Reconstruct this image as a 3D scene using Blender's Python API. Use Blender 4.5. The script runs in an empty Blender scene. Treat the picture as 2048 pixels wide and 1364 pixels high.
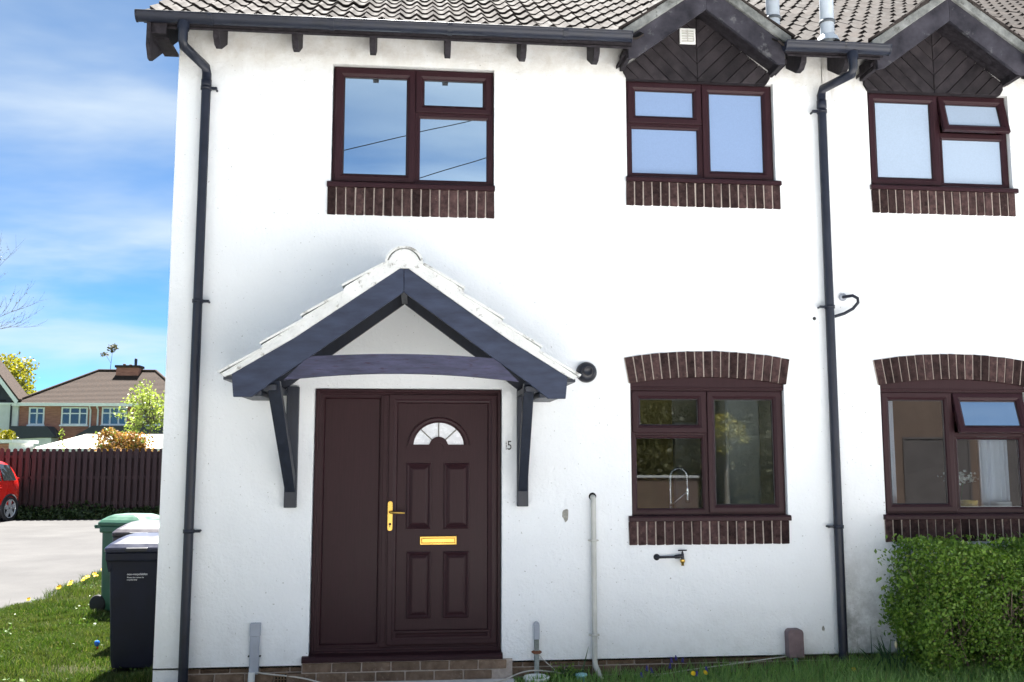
import bpy, bmesh, math, random
import numpy as np
from mathutils import Vector, Matrix
from mathutils.geometry import tessellate_polygon

random.seed(7)
RNG = np.random.default_rng(11)
R = math.radians
SC = bpy.context.scene
COL = SC.collection

# ------------------------------------------------------------------ camera
cam_d = bpy.data.cameras.new('camera')
cam = bpy.data.objects.new('camera', cam_d)
COL.objects.link(cam)
cam.location = (0.0, -7.6, 1.74)
cam.rotation_euler = (R(90 + 6.772), 0.0, R(-5.86))
cam_d.sensor_width = 36.0
cam_d.lens = 33.36
cam_d.clip_start = 0.1
cam_d.clip_end = 3000.0
SC.camera = cam

# ------------------------------------------------------------------ sun and sky
SUN_EL, SUN_AZ = 60.0, -4.0          # azimuth measured from +Y (behind the house) towards +X
sun_d = bpy.data.lights.new('sun', 'SUN')
sun_d.energy = 5.0
sun_d.angle = R(0.55)
sun_d.color = (1.0, 0.97, 0.92)
sun = bpy.data.objects.new('sun', sun_d)
COL.objects.link(sun)
sv = Vector((math.sin(R(SUN_AZ)) * math.cos(R(SUN_EL)), math.cos(R(SUN_AZ)) * math.cos(R(SUN_EL)), math.sin(R(SUN_EL))))
sun.rotation_euler = (-sv).to_track_quat('-Z', 'Y').to_euler()
sun.location = (0, 20, 30)

W = bpy.data.worlds.new('World')
SC.world = W
W.use_nodes = True
wn, wl = W.node_tree.nodes, W.node_tree.links
wn.clear()
w_out = wn.new('ShaderNodeOutputWorld')
w_bg = wn.new('ShaderNodeBackground')
w_bg.inputs['Strength'].default_value = 0.05
sky = wn.new('ShaderNodeTexSky')
sky.sky_type = 'NISHITA'
sky.sun_disc = False
sky.sun_elevation = R(SUN_EL)
sky.sun_rotation = R(SUN_AZ)
sky.altitude = 10000.0
sky.air_density = 1.0
sky.dust_density = 0.0
sky.ozone_density = 2.0
# thin drawn-out cirrus: noise on the sky plane (direction / height), the same all round the sky
tc = wn.new('ShaderNodeTexCoord')
sep = wn.new('ShaderNodeSeparateXYZ')
wl.new(tc.outputs['Generated'], sep.inputs[0])
def wmath(op, a, b=None):
    n = wn.new('ShaderNodeMath'); n.operation = op
    for i, v in enumerate((a, b)):
        if v is None: continue
        if isinstance(v, (int, float)): n.inputs[i].default_value = v
        else: wl.new(v, n.inputs[i])
    return n.outputs[0]
zc = wmath('ADD', wmath('MAXIMUM', sep.outputs['Z'], 0.0), 0.22)
cx = wmath('DIVIDE', sep.outputs['X'], zc)
cy = wmath('DIVIDE', sep.outputs['Y'], zc)
comb = wn.new('ShaderNodeCombineXYZ')
wl.new(cx, comb.inputs[0]); wl.new(cy, comb.inputs[1])
wmap = wn.new('ShaderNodeMapping')
wmap.inputs['Rotation'].default_value = (0, 0, R(-14))
wmap.inputs['Scale'].default_value = (0.8, 1.6, 1.0)
wmap.inputs['Location'].default_value = (5.2, 6.1, 0.0)
wl.new(comb.outputs[0], wmap.inputs[0])
wno = wn.new('ShaderNodeTexNoise')
wno.inputs['Scale'].default_value = 1.0
wno.inputs['Detail'].default_value = 6.0
wno.inputs['Roughness'].default_value = 0.5
wno.inputs['Distortion'].default_value = 0.35
wl.new(wmap.outputs[0], wno.inputs[0])
wr = wn.new('ShaderNodeMapRange')
wr.interpolation_type = 'SMOOTHSTEP'
wr.inputs['From Min'].default_value = 0.37
wr.inputs['From Max'].default_value = 0.74
wr.inputs['To Min'].default_value = 0.08
wr.inputs['To Max'].default_value = 0.92
wl.new(wno.outputs['Fac'], wr.inputs[0])
wmix = wn.new('ShaderNodeMixRGB')
wl.new(wr.outputs[0], wmix.inputs[0])
wdim = wn.new('ShaderNodeMixRGB'); wdim.blend_type = 'MULTIPLY'; wdim.inputs[0].default_value = 1.0
wdim.inputs[2].default_value = (0.42, 0.78, 0.87, 1)
wl.new(sky.outputs[0], wdim.inputs[1])
wl.new(wdim.outputs[0], wmix.inputs[1])
wmix.inputs[2].default_value = (2.6, 2.95, 3.2, 1)
wl.new(wmix.outputs[0], w_bg.inputs['Color'])
wl.new(w_bg.outputs[0], w_out.inputs[0])

SC.view_settings.view_transform = 'Standard'
SC.view_settings.look = 'None'
SC.view_settings.exposure = 2.76
SC.view_settings.gamma = 1.0
SC.view_settings.use_curve_mapping = False

# ------------------------------------------------------------------ materials
def new_mat(name):
    m = bpy.data.materials.new(name)
    m.use_nodes = True
    n, l = m.node_tree.nodes, m.node_tree.links
    return m, n, l, n['Principled BSDF'], n['Material Output']

def coords(n, l, scale=(1, 1, 1), per_object=True):
    t = n.new('ShaderNodeTexCoord')
    mp = n.new('ShaderNodeMapping')
    mp.inputs['Scale'].default_value = scale
    l.new(t.outputs['Object'], mp.inputs[0])
    if per_object:
        oi = n.new('ShaderNodeObjectInfo')
        mu = n.new('ShaderNodeMath'); mu.operation = 'MULTIPLY'; mu.inputs[1].default_value = 53.0
        l.new(oi.outputs['Random'], mu.inputs[0])
        cb = n.new('ShaderNodeCombineXYZ')
        for i in range(3): l.new(mu.outputs[0], cb.inputs[i])
        l.new(cb.outputs[0], mp.inputs['Location'])
    return mp.outputs[0]

def noise(n, l, vec, scale, detail=4, rough=.55, dist=0):
    t = n.new('ShaderNodeTexNoise')
    t.inputs['Scale'].default_value = scale
    t.inputs['Detail'].default_value = detail
    t.inputs['Roughness'].default_value = rough
    t.inputs['Distortion'].default_value = dist
    l.new(vec, t.inputs['Vector'])
    return t.outputs['Fac']

def mrange(n, l, v, a, b, c=0., d=1.):
    t = n.new('ShaderNodeMapRange')
    t.inputs['From Min'].default_value = a; t.inputs['From Max'].default_value = b
    t.inputs['To Min'].default_value = c; t.inputs['To Max'].default_value = d
    l.new(v, t.inputs[0])
    return t.outputs[0]

def mixc(n, l, fac, a, b, mode='MIX'):
    t = n.new('ShaderNodeMixRGB'); t.blend_type = mode
    for i, v in ((0, fac), (1, a), (2, b)):
        if isinstance(v, (int, float)): t.inputs[i].default_value = v
        elif isinstance(v, tuple): t.inputs[i].default_value = (v[0], v[1], v[2], 1)
        else: l.new(v, t.inputs[i])
    return t.outputs[0]

def mth(n, l, op, a, b=None):
    t = n.new('ShaderNodeMath'); t.operation = op
    for i, v in enumerate((a, b)):
        if v is None: continue
        if isinstance(v, (int, float)): t.inputs[i].default_value = v
        else: l.new(v, t.inputs[i])
    return t.outputs[0]

def bump(n, l, h, strength, dist, p):
    b = n.new('ShaderNodeBump')
    b.inputs['Strength'].default_value = strength
    b.inputs['Distance'].default_value = dist
    l.new(h, b.inputs['Height'])
    l.new(b.outputs[0], p.inputs['Normal'])

def pmat(name, col, rough=.55, var=.2, vs=6., bs=0., bscale=80., bdist=.003, metal=0., inst=0., stretch=(1, 1, 1), spec=.5, col2=None, spots=None, coat=0.):
    """painted / mineral / plastic surface: tone noise, optional second colour, per-piece tone, fine relief"""
    m, n, l, p, o = new_mat(name)
    v = coords(n, l, stretch)
    f = noise(n, l, v, vs, 6, .6)
    lo = tuple(c * (1 - var) for c in col)
    hi = tuple(min(1, c * (1 + var)) for c in (col2 or col))
    c = mixc(n, l, mrange(n, l, f, .3, .7), lo, hi)
    if spots:
        sc, th, scol = spots
        s = noise(n, l, v, sc, 5, .65)
        c = mixc(n, l, mrange(n, l, s, th, th + .1, 0, .85), c, scol)
    if inst:
        oi = n.new('ShaderNodeObjectInfo')
        k = mrange(n, l, oi.outputs['Random'], 0, 1, 1 - inst, 1 + inst)
        g = n.new('ShaderNodeCombineXYZ')
        for i in range(3): l.new(k, g.inputs[i])
        c = mixc(n, l, 1.0, c, g.outputs[0], 'MULTIPLY')
    l.new(c, p.inputs['Base Color'])
    p.inputs['Metallic'].default_value = metal
    p.inputs['Specular IOR Level'].default_value = spec
    if coat: p.inputs['Coat Weight'].default_value = coat
    rr = mrange(n, l, f, .3, .7, max(.02, rough - .08), min(1, rough + .08))
    l.new(rr, p.inputs['Roughness'])
    if bs:
        h = noise(n, l, v, bscale, 5, .6)
        bump(n, l, h, bs, bdist, p)
    return m

def render_mat(name, base, grime_x=None):
    """hand-trowelled painted render: slight undulation, fine grit, rain streaks, mottled brown band below the gutter, splash grime"""
    m, n, l, p, o = new_mat(name)
    t = n.new('ShaderNodeTexCoord')
    geo = n.new('ShaderNodeNewGeometry')
    pos = geo.outputs['Position']
    sx = n.new('ShaderNodeSeparateXYZ'); l.new(pos, sx.inputs[0])
    big = noise(n, l, pos, 1.3, 4)
    c = mixc(n, l, mrange(n, l, big, .35, .7), base, tuple(x * .955 for x in base))
    # rain streaks (stretched in z)
    mp = n.new('ShaderNodeMapping'); mp.inputs['Scale'].default_value = (9, 9, .55); l.new(pos, mp.inputs[0])
    st = noise(n, l, mp.outputs[0], 1.6, 6, .7)
    high = mrange(n, l, sx.outputs[2], 3.6, 5.2, 0, 1)
    c = mixc(n, l, mth(n, l, 'MULTIPLY', mrange(n, l, st, .56, .75, 0, .3), high), c, (.50, .46, .40))
    # mottled brown tone, stronger upwards over the top 25 cm below the gutter
    band = mrange(n, l, sx.outputs[2], 4.74, 5.02, 0, 1)
    mottle = noise(n, l, pos, 7, 6, .7)
    c = mixc(n, l, mth(n, l, 'MULTIPLY', band, mrange(n, l, mottle, .3, .7, .15, .62)), c, (.42, .37, .30))
    # scattered dark specks and short cracks
    sp = noise(n, l, pos, 46, 2, .5)
    c = mixc(n, l, mrange(n, l, sp, .70, .73, 0, .6), c, (.25, .25, .22))
    mp2 = n.new('ShaderNodeMapping'); mp2.inputs['Scale'].default_value = (60, 60, 4.5); l.new(pos, mp2.inputs[0])
    cr = noise(n, l, mp2.outputs[0], 1.0, 3, .6)
    c = mixc(n, l, mrange(n, l, cr, .72, .76, 0, .35), c, (.3, .3, .28))
    # rising damp / splash grime at the foot
    low = mrange(n, l, sx.outputs[2], .55, .12, 0, 1)
    gr = noise(n, l, pos, 9, 6, .72)
    c = mixc(n, l, mth(n, l, 'MULTIPLY', low, mrange(n, l, gr, .45, .75, 0, .26)), c, (.42, .41, .37))
    if grime_x:
        a = mrange(n, l, sx.outputs[0], grime_x[0], grime_x[1], 1, 0)
        b = mrange(n, l, sx.outputs[2], 1.15, .25, 0, 1)
        g = mth(n, l, 'MULTIPLY', mth(n, l, 'MULTIPLY', a, b), mrange(n, l, noise(n, l, pos, 5.5, 8, .75), .36, .6, 0, .95))
        c = mixc(n, l, g, c, (.24, .25, .25))
        s2 = mth(n, l, 'MULTIPLY', mth(n, l, 'MULTIPLY', mrange(n, l, sx.outputs[0], grime_x[0], grime_x[0] + .45, 1, 0), high), mrange(n, l, st, .42, .62, 0, .55))
        c = mixc(n, l, s2, c, (.35, .33, .30))
    l.new(c, p.inputs['Base Color'])
    p.inputs['Roughness'].default_value = .8
    p.inputs['Specular IOR Level'].default_value = .25
    h1 = noise(n, l, pos, 3.2, 3, .5)
    h2 = noise(n, l, pos, 42, 5, .62)
    h = mth(n, l, 'ADD', mth(n, l, 'MULTIPLY', h1, 4.0), h2)
    bump(n, l, h, .8, .008, p)
    return m

def glass_mat(name, refl, tint=(.86, .9, .92), rcol=(.92, .96, 1.0), wob=.0, rough=0.0):
    """coated window glass: a share of clean mirror reflection over clear transmission"""
    m, n, l, p, o = new_mat(name)
    n.remove(p)
    tr = n.new('ShaderNodeBsdfTransparent'); tr.inputs[0].default_value = (*tint, 1)
    gl = n.new('ShaderNodeBsdfGlossy'); gl.inputs['Color'].default_value = (*rcol, 1); gl.inputs['Roughness'].default_value = rough
    if wob:
        v = coords(n, l)
        b = n.new('ShaderNodeBump'); b.inputs['Strength'].default_value = wob; b.inputs['Distance'].default_value = .02
        l.new(noise(n, l, v, 1.6, 1), b.inputs['Height'])
        l.new(b.outputs[0], gl.inputs['Normal'])
    fr = n.new('ShaderNodeFresnel'); fr.inputs[0].default_value = 1.45
    f = mth(n, l, 'MINIMUM', mth(n, l, 'ADD', fr.outputs[0], refl - .035), 1.0)
    mx = n.new('ShaderNodeMixShader')
    l.new(f, mx.inputs[0]); l.new(tr.outputs[0], mx.inputs[1]); l.new(gl.outputs[0], mx.inputs[2])
    l.new(mx.outputs[0], o.inputs[0])
    return m

def leaf_mat(name, ca, cb, rough=.5, trans=.25, dead=None, patch=None):
    """foliage: each leaf its own tone, some light passing through"""
    m, n, l, p, o = new_mat(name)
    g = n.new('ShaderNodeNewGeometry')
    c = mixc(n, l, g.outputs['Random Per Island'], ca, cb)
    if dead:
        w = n.new('ShaderNodeTexWhiteNoise'); w.noise_dimensions = '1D'
        l.new(g.outputs['Random Per Island'], w.inputs['W'])
        c = mixc(n, l, mrange(n, l, w.outputs[0], 1 - dead[0], 1 - dead[0] + .01), c, dead[1])
    if patch:
        f = noise(n, l, g.outputs['Position'], patch[0], 3)
        c = mixc(n, l, mrange(n, l, f, .42, .68, 0, patch[1]), c, patch[2])
    l.new(c, p.inputs['Base Color'])
    p.inputs['Roughness'].default_value = rough
    p.inputs['Specular IOR Level'].default_value = .3
    td = n.new('ShaderNodeBsdfTranslucent'); l.new(mixc(n, l, 1.0, c, (1.0, 1.15, .6), 'MULTIPLY'), td.inputs[0])
    mx = n.new('ShaderNodeMixShader'); mx.inputs[0].default_value = trans
    l.new(p.outputs[0], mx.inputs[1]); l.new(td.outputs[0], mx.inputs[2])
    l.new(mx.outputs[0], o.inputs[0])
    return m

M = {}
M['render'] = render_mat('white_render', (.82, .845, .865))
M['render2'] = render_mat('white_render_neighbour', (.80, .82, .84), (3.5, 4.3))
M['brick'] = pmat('dark_brick', (.032, .0195, .0205), .9, .45, 22, .9, 70, .006, inst=.5, col2=(.050, .030, .029), spots=(40, .60, (.10, .070, .060)), spec=.08)
M['plinth'] = pmat('plinth_brick', (.125, .085, .060), .9, .3, 14, .6, 90, .004, inst=.3, col2=(.16, .115, .085), spots=(30, .60, (.26, .20, .16)), spec=.08)
M['mortar'] = pmat('pale_mortar', (.38, .325, .29), .92, .2, 40, .5, 160, .003)
M['upvc'] = pmat('maroon_upvc', (.029, .0118, .0150), .38, .16, 5, .12, 60, .0012, stretch=(30, 30, 1.2), spec=.16)
M['upvc_dark'] = pmat('window_gasket', (.012, .010, .012), .6, .1)
M['plastic'] = pmat('black_rainwater_plastic', (.013, .016, .028), .42, .25, 9, .15, 50, .001, spots=(12, .68, (.05, .05, .055)), spec=.35)
M['timber'] = pmat('black_stained_timber', (.017, .014, .018), .75, .4, 5, .5, 30, .003, stretch=(5, 5, 5), col2=(.028, .025, .030), spots=(9, .66, (.07, .066, .07)), spec=.18)
M['board'] = pmat('weathered_black_board', (.015, .0125, .016), .8, .35, 8, .5, 40, .003, inst=.3, col2=(.028, .024, .027), spots=(7, .64, (.06, .055, .056)), spec=.18)
M['barge'] = pmat('weathered_bargeboard', (.026, .025, .034), .85, .4, 6, .6, 30, .004, col2=(.042, .040, .050), spots=(8, .60, (.12, .12, .125)), spec=.2)
M['verge'] = pmat('lichened_mortar_verge', (.13, .137, .13), .95, .35, 9, .8, 40, .01, col2=(.20, .207, .20), spots=(16, .60, (.07, .068, .06)))
M['canopy'] = pmat('blue_grey_painted_timber', (.023, .031, .060), .6, .22, 5, .35, 26, .002, stretch=(1, 4, 4), col2=(.032, .041, .072), spots=(14, .68, (.08, .10, .15)), spec=.3)
M['canopy_tie'] = pmat('worn_blue_grey_timber', (.033, .037, .068), .6, .3, 4, .4, 22, .002, stretch=(1.2, 8, 8), col2=(.050, .050, .092), spots=(9, .56, (.034, .020, .036)), spec=.3)
M['canopy_dark'] = pmat('dark_blue_black_timber', (.012, .016, .028), .45, .3, 6, .3, 30, .002, stretch=(5, 5, 1))
M['white_tile'] = pmat('white_painted_tile', (.60, .61, .60), .75, .12, 6, .6, 30, .006, spots=(13, .56, (.17, .165, .145)), inst=.05)
M['white_mortar'] = pmat('white_painted_mortar', (.62, .63, .62), .85, .12, 7, .9, 24, .012, spots=(20, .60, (.20, .19, .17)))
M['tile'] = pmat('concrete_roof_tile', (.031, .026, .025), .8, .3, 7, .5, 60, .004, inst=.22, col2=(.044, .038, .035), spots=(20, .62, (.085, .08, .072)), spec=.02)
M['brass'] = pmat('polished_brass', (.62, .40, .10), .3, .1, 6, metal=1.)
M['chrome'] = pmat('chrome', (.8, .8, .8), .12, .05, metal=1.)
M['black'] = pmat('black_plastic', (.012, .013, .02), .4, .2)
M['grey_plastic'] = pmat('grey_plastic', (.34, .37, .43), .5, .12, 7, .1, 40, .001, spots=(8, .66, (.22, .23, .24)))
M['white_plastic'] = pmat('white_plastic', (.74, .75, .74), .45, .1, 6)
M['pipe_white'] = pmat('aged_white_pipe', (.50, .50, .47), .5, .14, 5, spots=(9, .66, (.33, .31, .27)))
M['vent_pipe'] = pmat('pale_grey_pipe', (.46, .51, .56), .45, .15, 8)
M['lead'] = pmat('dull_rubber_collar', (.10, .115, .13), .6, .2)
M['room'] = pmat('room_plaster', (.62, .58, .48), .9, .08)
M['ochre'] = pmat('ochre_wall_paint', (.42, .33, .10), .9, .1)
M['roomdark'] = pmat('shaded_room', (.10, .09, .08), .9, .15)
M['cupboard'] = pmat('dark_kitchen_units', (.05, .045, .04), .5, .2)
M['worktop'] = pmat('stone_worktop', (.18, .17, .16), .4, .3, 30)
M['glass_sky'] = glass_mat('clear_window_glass', .86, wob=.02, rcol=(.82, .93, 1.0))
M['glass_low'] = glass_mat('ground_floor_glass', .075, wob=.008)
M['obscure'] = pmat('obscured_bathroom_glass', (.21, .30, .48), .38, .05, 90, .2, 240, .001, spec=.5)
M['obscure2'] = pmat('blinded_bathroom_glass', (.33, .41, .52), .36, .07, 90, .2, 240, .001, spec=.5)
M['fan'] = pmat('stippled_fanlight_glass', (.74, .76, .80), .25, .08, 30, .9, 160, .004, spec=.8)
M['fan_bar'] = pmat('lead_coloured_bar', (.20, .20, .18), .5, .1)

# ------------------------------------------------------------------ mesh helpers
class MB:
    """collects boxes, prisms, tubes, lofts in world coordinates; build() links them as ONE mesh object"""
    def __init__(s): s.v, s.f, s.sm = [], [], []
    def add(s, vs, fs, smooth=False):
        b = len(s.v); s.v += [tuple(map(float, x)) for x in vs]
        for f in fs: s.f.append([b + i for i in f]); s.sm.append(smooth)
        return s
    def box(s, x0, x1, y0, y1, z0, z1, mt=None):
        vs = [(x, y, z) for x in (x0, x1) for y in (y0, y1) for z in (z0, z1)]
        if mt: vs = [mt @ Vector(v) for v in vs]
        return s.add(vs, [(0, 1, 3, 2), (4, 6, 7, 5), (0, 4, 5, 1), (2, 3, 7, 6), (0, 2, 6, 4), (1, 5, 7, 3)])
    def prism(s, poly, axis, a, b):
        """2D polygon extruded along an axis; poly is in the two other axes, in xyz order"""
        def P(p, d): return (d, p[0], p[1]) if axis == 'x' else ((p[0], d, p[1]) if axis == 'y' else (p[0], p[1], d))
        n = len(poly)
        vs = [P(p, a) for p in poly] + [P(p, b) for p in poly]
        tri = tessellate_polygon([[Vector((p[0], p[1], 0)) for p in poly]])
        fs = [tuple(t) for t in tri] + [tuple(n + i for i in reversed(t)) for t in tri]
        fs += [(i, (i + 1) % n, n + (i + 1) % n, n + i) for i in range(n)]
        return s.add(vs, fs)
    def tube(s, pts, r, seg=12, cap=True, smooth=True):
        pts = [Vector(p) for p in pts]; n = len(pts)
        rs = r if isinstance(r, (list, tuple)) else [r] * n
        rings = []; up = None
        for i, p in enumerate(pts):
            d = (pts[min(i + 1, n - 1)] - pts[max(i - 1, 0)]).normalized()
            if up is None:
                up = Vector((0, 0, 1)) if abs(d.z) < .9 else Vector((0, 1, 0))
            u = d.cross(up)
            if u.length < 1e-4: u = d.cross(Vector((1, 0, 0)))
            u.normalize(); w = u.cross(d).normalized(); up = w
            rings.append([p + (u * math.cos(2 * math.pi * k / seg) + w * math.sin(2 * math.pi * k / seg)) * rs[i] for k in range(seg)])
        vs = [v for rg in rings for v in rg]
        fs = [(i * seg + k, i * seg + (k + 1) % seg, (i + 1) * seg + (k + 1) % seg, (i + 1) * seg + k) for i in range(n - 1) for k in range(seg)]
        s.add(vs, fs, smooth)
        if cap:
            s.add(rings[0], [tuple(range(seg))]); s.add(rings[-1], [tuple(reversed(range(seg)))])
        return s
    def lathe(s, prof, o, axis='z', seg=20, smooth=True):
        """prof = [(r, h)...] turned about an axis through o"""
        o = Vector(o); rings = []
        for r, h in prof:
            rg = []
            for k in range(seg):
                a = 2 * math.pi * k / seg; c, d = r * math.cos(a), r * math.sin(a)
                rg.append(o + (Vector((c, d, h)) if axis == 'z' else (Vector((c, h, d)) if axis == 'y' else Vector((h, c, d)))))
            rings.append(rg)
        vs = [v for rg in rings for v in rg]
        s.add(vs, [(i * seg + k, i * seg + (k + 1) % seg, (i + 1) * seg + (k + 1) % seg, (i + 1) * seg + k) for i in range(len(prof) - 1) for k in range(seg)], smooth)
        return s
    def rloft(s, x0, x1, z0, z1, prof, cap=False, mt=None):
        """mitred rectangular moulding in the wall plane: prof = [(inset, y)...]"""
        vs = []
        for i, y in prof:
            vs += [(x0 + i, y, z0 + i), (x1 - i, y, z0 + i), (x1 - i, y, z1 - i), (x0 + i, y, z1 - i)]
        if mt: vs = [mt @ Vector(v) for v in vs]
        fs = [(k * 4 + j, k * 4 + (j + 1) % 4, (k + 1) * 4 + (j + 1) % 4, (k + 1) * 4 + j) for k in range(len(prof) - 1) for j in range(4)]
        if cap: b = (len(prof) - 1) * 4; fs.append((b, b + 1, b + 2, b + 3))
        return s.add(vs, fs)
    def mesh(s, name, mat, org=(0, 0, 0), fix=True):
        me = bpy.data.meshes.new(name)
        ox, oy, oz = org
        me.from_pydata([(a - ox, b - oy, c - oz) for a, b, c in s.v], [], s.f)
        if fix:
            bm = bmesh.new(); bm.from_mesh(me)
            bmesh.ops.recalc_face_normals(bm, faces=bm.faces)
            bm.to_mesh(me); bm.free()
        me.polygons.foreach_set('use_smooth', s.sm)
        if mat: me.materials.append(mat)
        return me
    def build(s, name, mat, parent=None, bevel=0., fix=True, seg=1):
        org = worigin(parent)
        ob = bpy.data.objects.new(name, s.mesh(name, mat, org, fix))
        COL.objects.link(ob)
        if parent: ob.parent = parent
        if bevel:
            b = ob.modifiers.new('bevel', 'BEVEL'); b.width = bevel; b.segments = seg
            b.limit_method = 'ANGLE'; b.angle_limit = R(35)
        return ob

def worigin(o):
    p = Vector((0, 0, 0))
    while o is not None:
        p = p + Vector(o.location); o = o.parent
    return p

def thing(name, label, cat, loc, group=None):
    o = bpy.data.objects.new(name, None); COL.objects.link(o)
    o.location = loc; o.empty_display_size = .2
    return tag(o, label, cat, group)

def tag(o, label=None, cat=None, group=None, kind=None):
    if label: o['label'] = label
    if cat: o['category'] = cat
    if group: o['group'] = group
    if kind: o['kind'] = kind
    return o

def node_at(name, parent, loc):
    """a thing made of one mesh gets its origin at its base"""
    pass

def single(mb, name, mat, label, cat, loc, group=None, bevel=0., fix=True):
    me = mb.mesh(name, mat, loc, fix)
    o = bpy.data.objects.new(name, me); COL.objects.link(o); o.location = loc
    if bevel:
        b = o.modifiers.new('bevel', 'BEVEL'); b.width = bevel; b.segments = 1; b.limit_method = 'ANGLE'; b.angle_limit = R(35)
    return tag(o, label, cat, group)

def inst(me, name, parent, loc, rot=(0, 0, 0), scale=(1, 1, 1)):
    o = bpy.data.objects.new(name, me); COL.objects.link(o)
    o.parent = parent
    o.location = Vector(loc) - worigin(parent)
    o.rotation_euler = rot; o.scale = scale
    return o

def wall_with_holes(outer, holes, depth, y=0.):
    """front sheet with openings at y, reveals running back to y+depth"""
    mb = MB()
    polys = [[Vector((p[0], p[1], 0)) for p in outer]] + [[Vector((p[0], p[1], 0)) for p in h] for h in holes]
    flat = [p for pl in polys for p in pl]
    mb.add([(p.x, y, p.y) for p in flat], [tuple(t) for t in tessellate_polygon(polys)])
    for h in holes:
        n = len(h)
        vs = [(p[0], y, p[1]) for p in h] + [(p[0], y + depth, p[1]) for p in h]
        mb.add(vs, [(i, (i + 1) % n, n + (i + 1) % n, n + i) for i in range(n)])
    return mb

def clip_poly(poly, a, b, c):
    """keep the part of a 2D polygon where a*x+b*z<=c"""
    out = []
    for i in range(len(poly)):
        p, q = poly[i], poly[(i + 1) % len(poly)]
        dp, dq = a * p[0] + b * p[1] - c, a * q[0] + b * q[1] - c
        if dp <= 0: out.append(p)
        if dp * dq < 0:
            t = dp / (dp - dq); out.append((p[0] + t * (q[0] - p[0]), p[1] + t * (q[1] - p[1])))
    return out

def text_mesh(txt, size, depth):
    cu = bpy.data.curves.new('lettering', 'FONT'); cu.body = txt; cu.size = size; cu.extrude = depth
    ob = bpy.data.objects.new('lettering', cu); COL.objects.link(ob)
    dg = bpy.context.evaluated_depsgraph_get(); dg.update()
    me = bpy.data.meshes.new_from_object(ob.evaluated_get(dg))
    bpy.data.objects.remove(ob)
    return me
# ================================================================== the ground
M['turf'] = pmat('turf_soil', (.022, .026, .010), .95, .4, 3, .6, 30, .02, col2=(.036, .036, .018), spec=.05)
M['tarmac'] = pmat('worn_tarmac', (.066, .064, .064), .92, .13, .8, .5, 120, .006, col2=(.078, .076, .075), spots=(60, .66, (.05, .05, .05)), spec=.08)
M['field'] = pmat('distant_grass', (.055, .085, .025), .95, .35, .15)
M['paving'] = pmat('pale_concrete_paving', (.66, .65, .64), .9, .12, 4, .4, 80, .004)
M['road'] = pmat('road_asphalt', (.26, .255, .25), .92, .2, 1.5, .5, 90, .006)

def sheet(name, x0, x1, y0, y1, z, mat, mesh_pts=None):
    mb = MB()
    pts = mesh_pts or [(x0, y0), (x1, y0), (x1, y1), (x0, y1)]
    mb.add([(p[0], p[1], z) for p in pts], [tuple(range(len(pts)))])
    o = mb.build(name, mat, fix=False)
    return tag(o, kind='structure')
sheet('ground', -400, 400, -120, 900, -.03, M['field'])
edge = [(-4.5 + .07 * math.sin(y * 1.7) + .05 * math.sin(y * 4.1 + 1), y) for y in np.arange(-8, 14.1, .25)]
sheet('driveway', 0, 0, 0, 0, -.012, M['tarmac'], [(-30, -8)] + [(x + .25, y) for x, y in edge] + [(4, 14), (4, 20.4), (-30, 20.4)])
sheet('lawn', 0, 0, 0, 0, 0., M['turf'], [(x, y) for x, y in edge] + [(9.5, 14), (9.5, -.95), (-1.0, -.95), (-1.0, -8)])
sheet('bounce_pavement', -1.0, 40, -12.0, -.95, .004, M['paving'])  # out of view, laid wide and pale to bounce sunlight onto the wall
sheet('road', -40, 60, -27.5, -8.0, -.02, M['road'])
step = MB().box(-.80, .80, -2.05, -.03, -.05, .012)
tag(step.build('doorstep_path', M['paving'], None, .006), kind='structure')

# ================================================================== house shells
EAVE_Z, EAVE_Y, PITCH = 5.085, -.42, 33.0
TP, CP, SP = math.tan(R(PITCH)), math.cos(R(PITCH)), math.sin(R(PITCH))
RIDGE_Y = 3.75
def roof_z(y): return EAVE_Z + (y - EAVE_Y) * TP
RIDGE_Z = roof_z(RIDGE_Y)

house = thing('terraced_house', 'white rendered end house number 15 with porch canopy and brown front door', 'house', (.78, 0, 0))
next_house = thing('terraced_house', 'white rendered neighbouring house beyond the second drainpipe, hedge in front', 'house', (6.3, 0, 0))

XL, XM, XR = -1.93, 3.485, 9.1
W_TOP = 5.25
def rect(x0, x1, z0, z1): return [(x0, z0), (x1, z0), (x1, z1), (x0, z1)]
OPEN_A = [rect(-.70, .632, 3.93, 4.93), rect(1.750, 3.042, 4.03, 4.905), rect(1.750, 3.050, 1.20, 2.37), rect(-.785, .70, .16, 2.256)]
OPEN_B = [rect(3.892, 5.192, 4.03, 4.890), rect(3.888, 5.190, 1.20, 2.37)]
BASE_Z = .125
wall_with_holes(rect(XL, XM - .004, BASE_Z, W_TOP), OPEN_A, .11).build('wall', M['render'], house, fix=False)
wall_with_holes(rect(XM + .004, XR, BASE_Z, W_TOP), OPEN_B, .11, .004).build('wall', M['render2'], next_house, fix=False)
# rendered thickness lip under the front sheet
MB().box(XL, -.80, 0.0, .05, BASE_Z, BASE_Z + .012).box(.712, XM - .004, 0.0, .05, BASE_Z, BASE_Z + .012).build('drip_edge', M['timber'], house)
MB().box(XM + .004, XR, .004, .05, BASE_Z, BASE_Z + .012).build('drip_edge', M['timber'], next_house)

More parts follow.
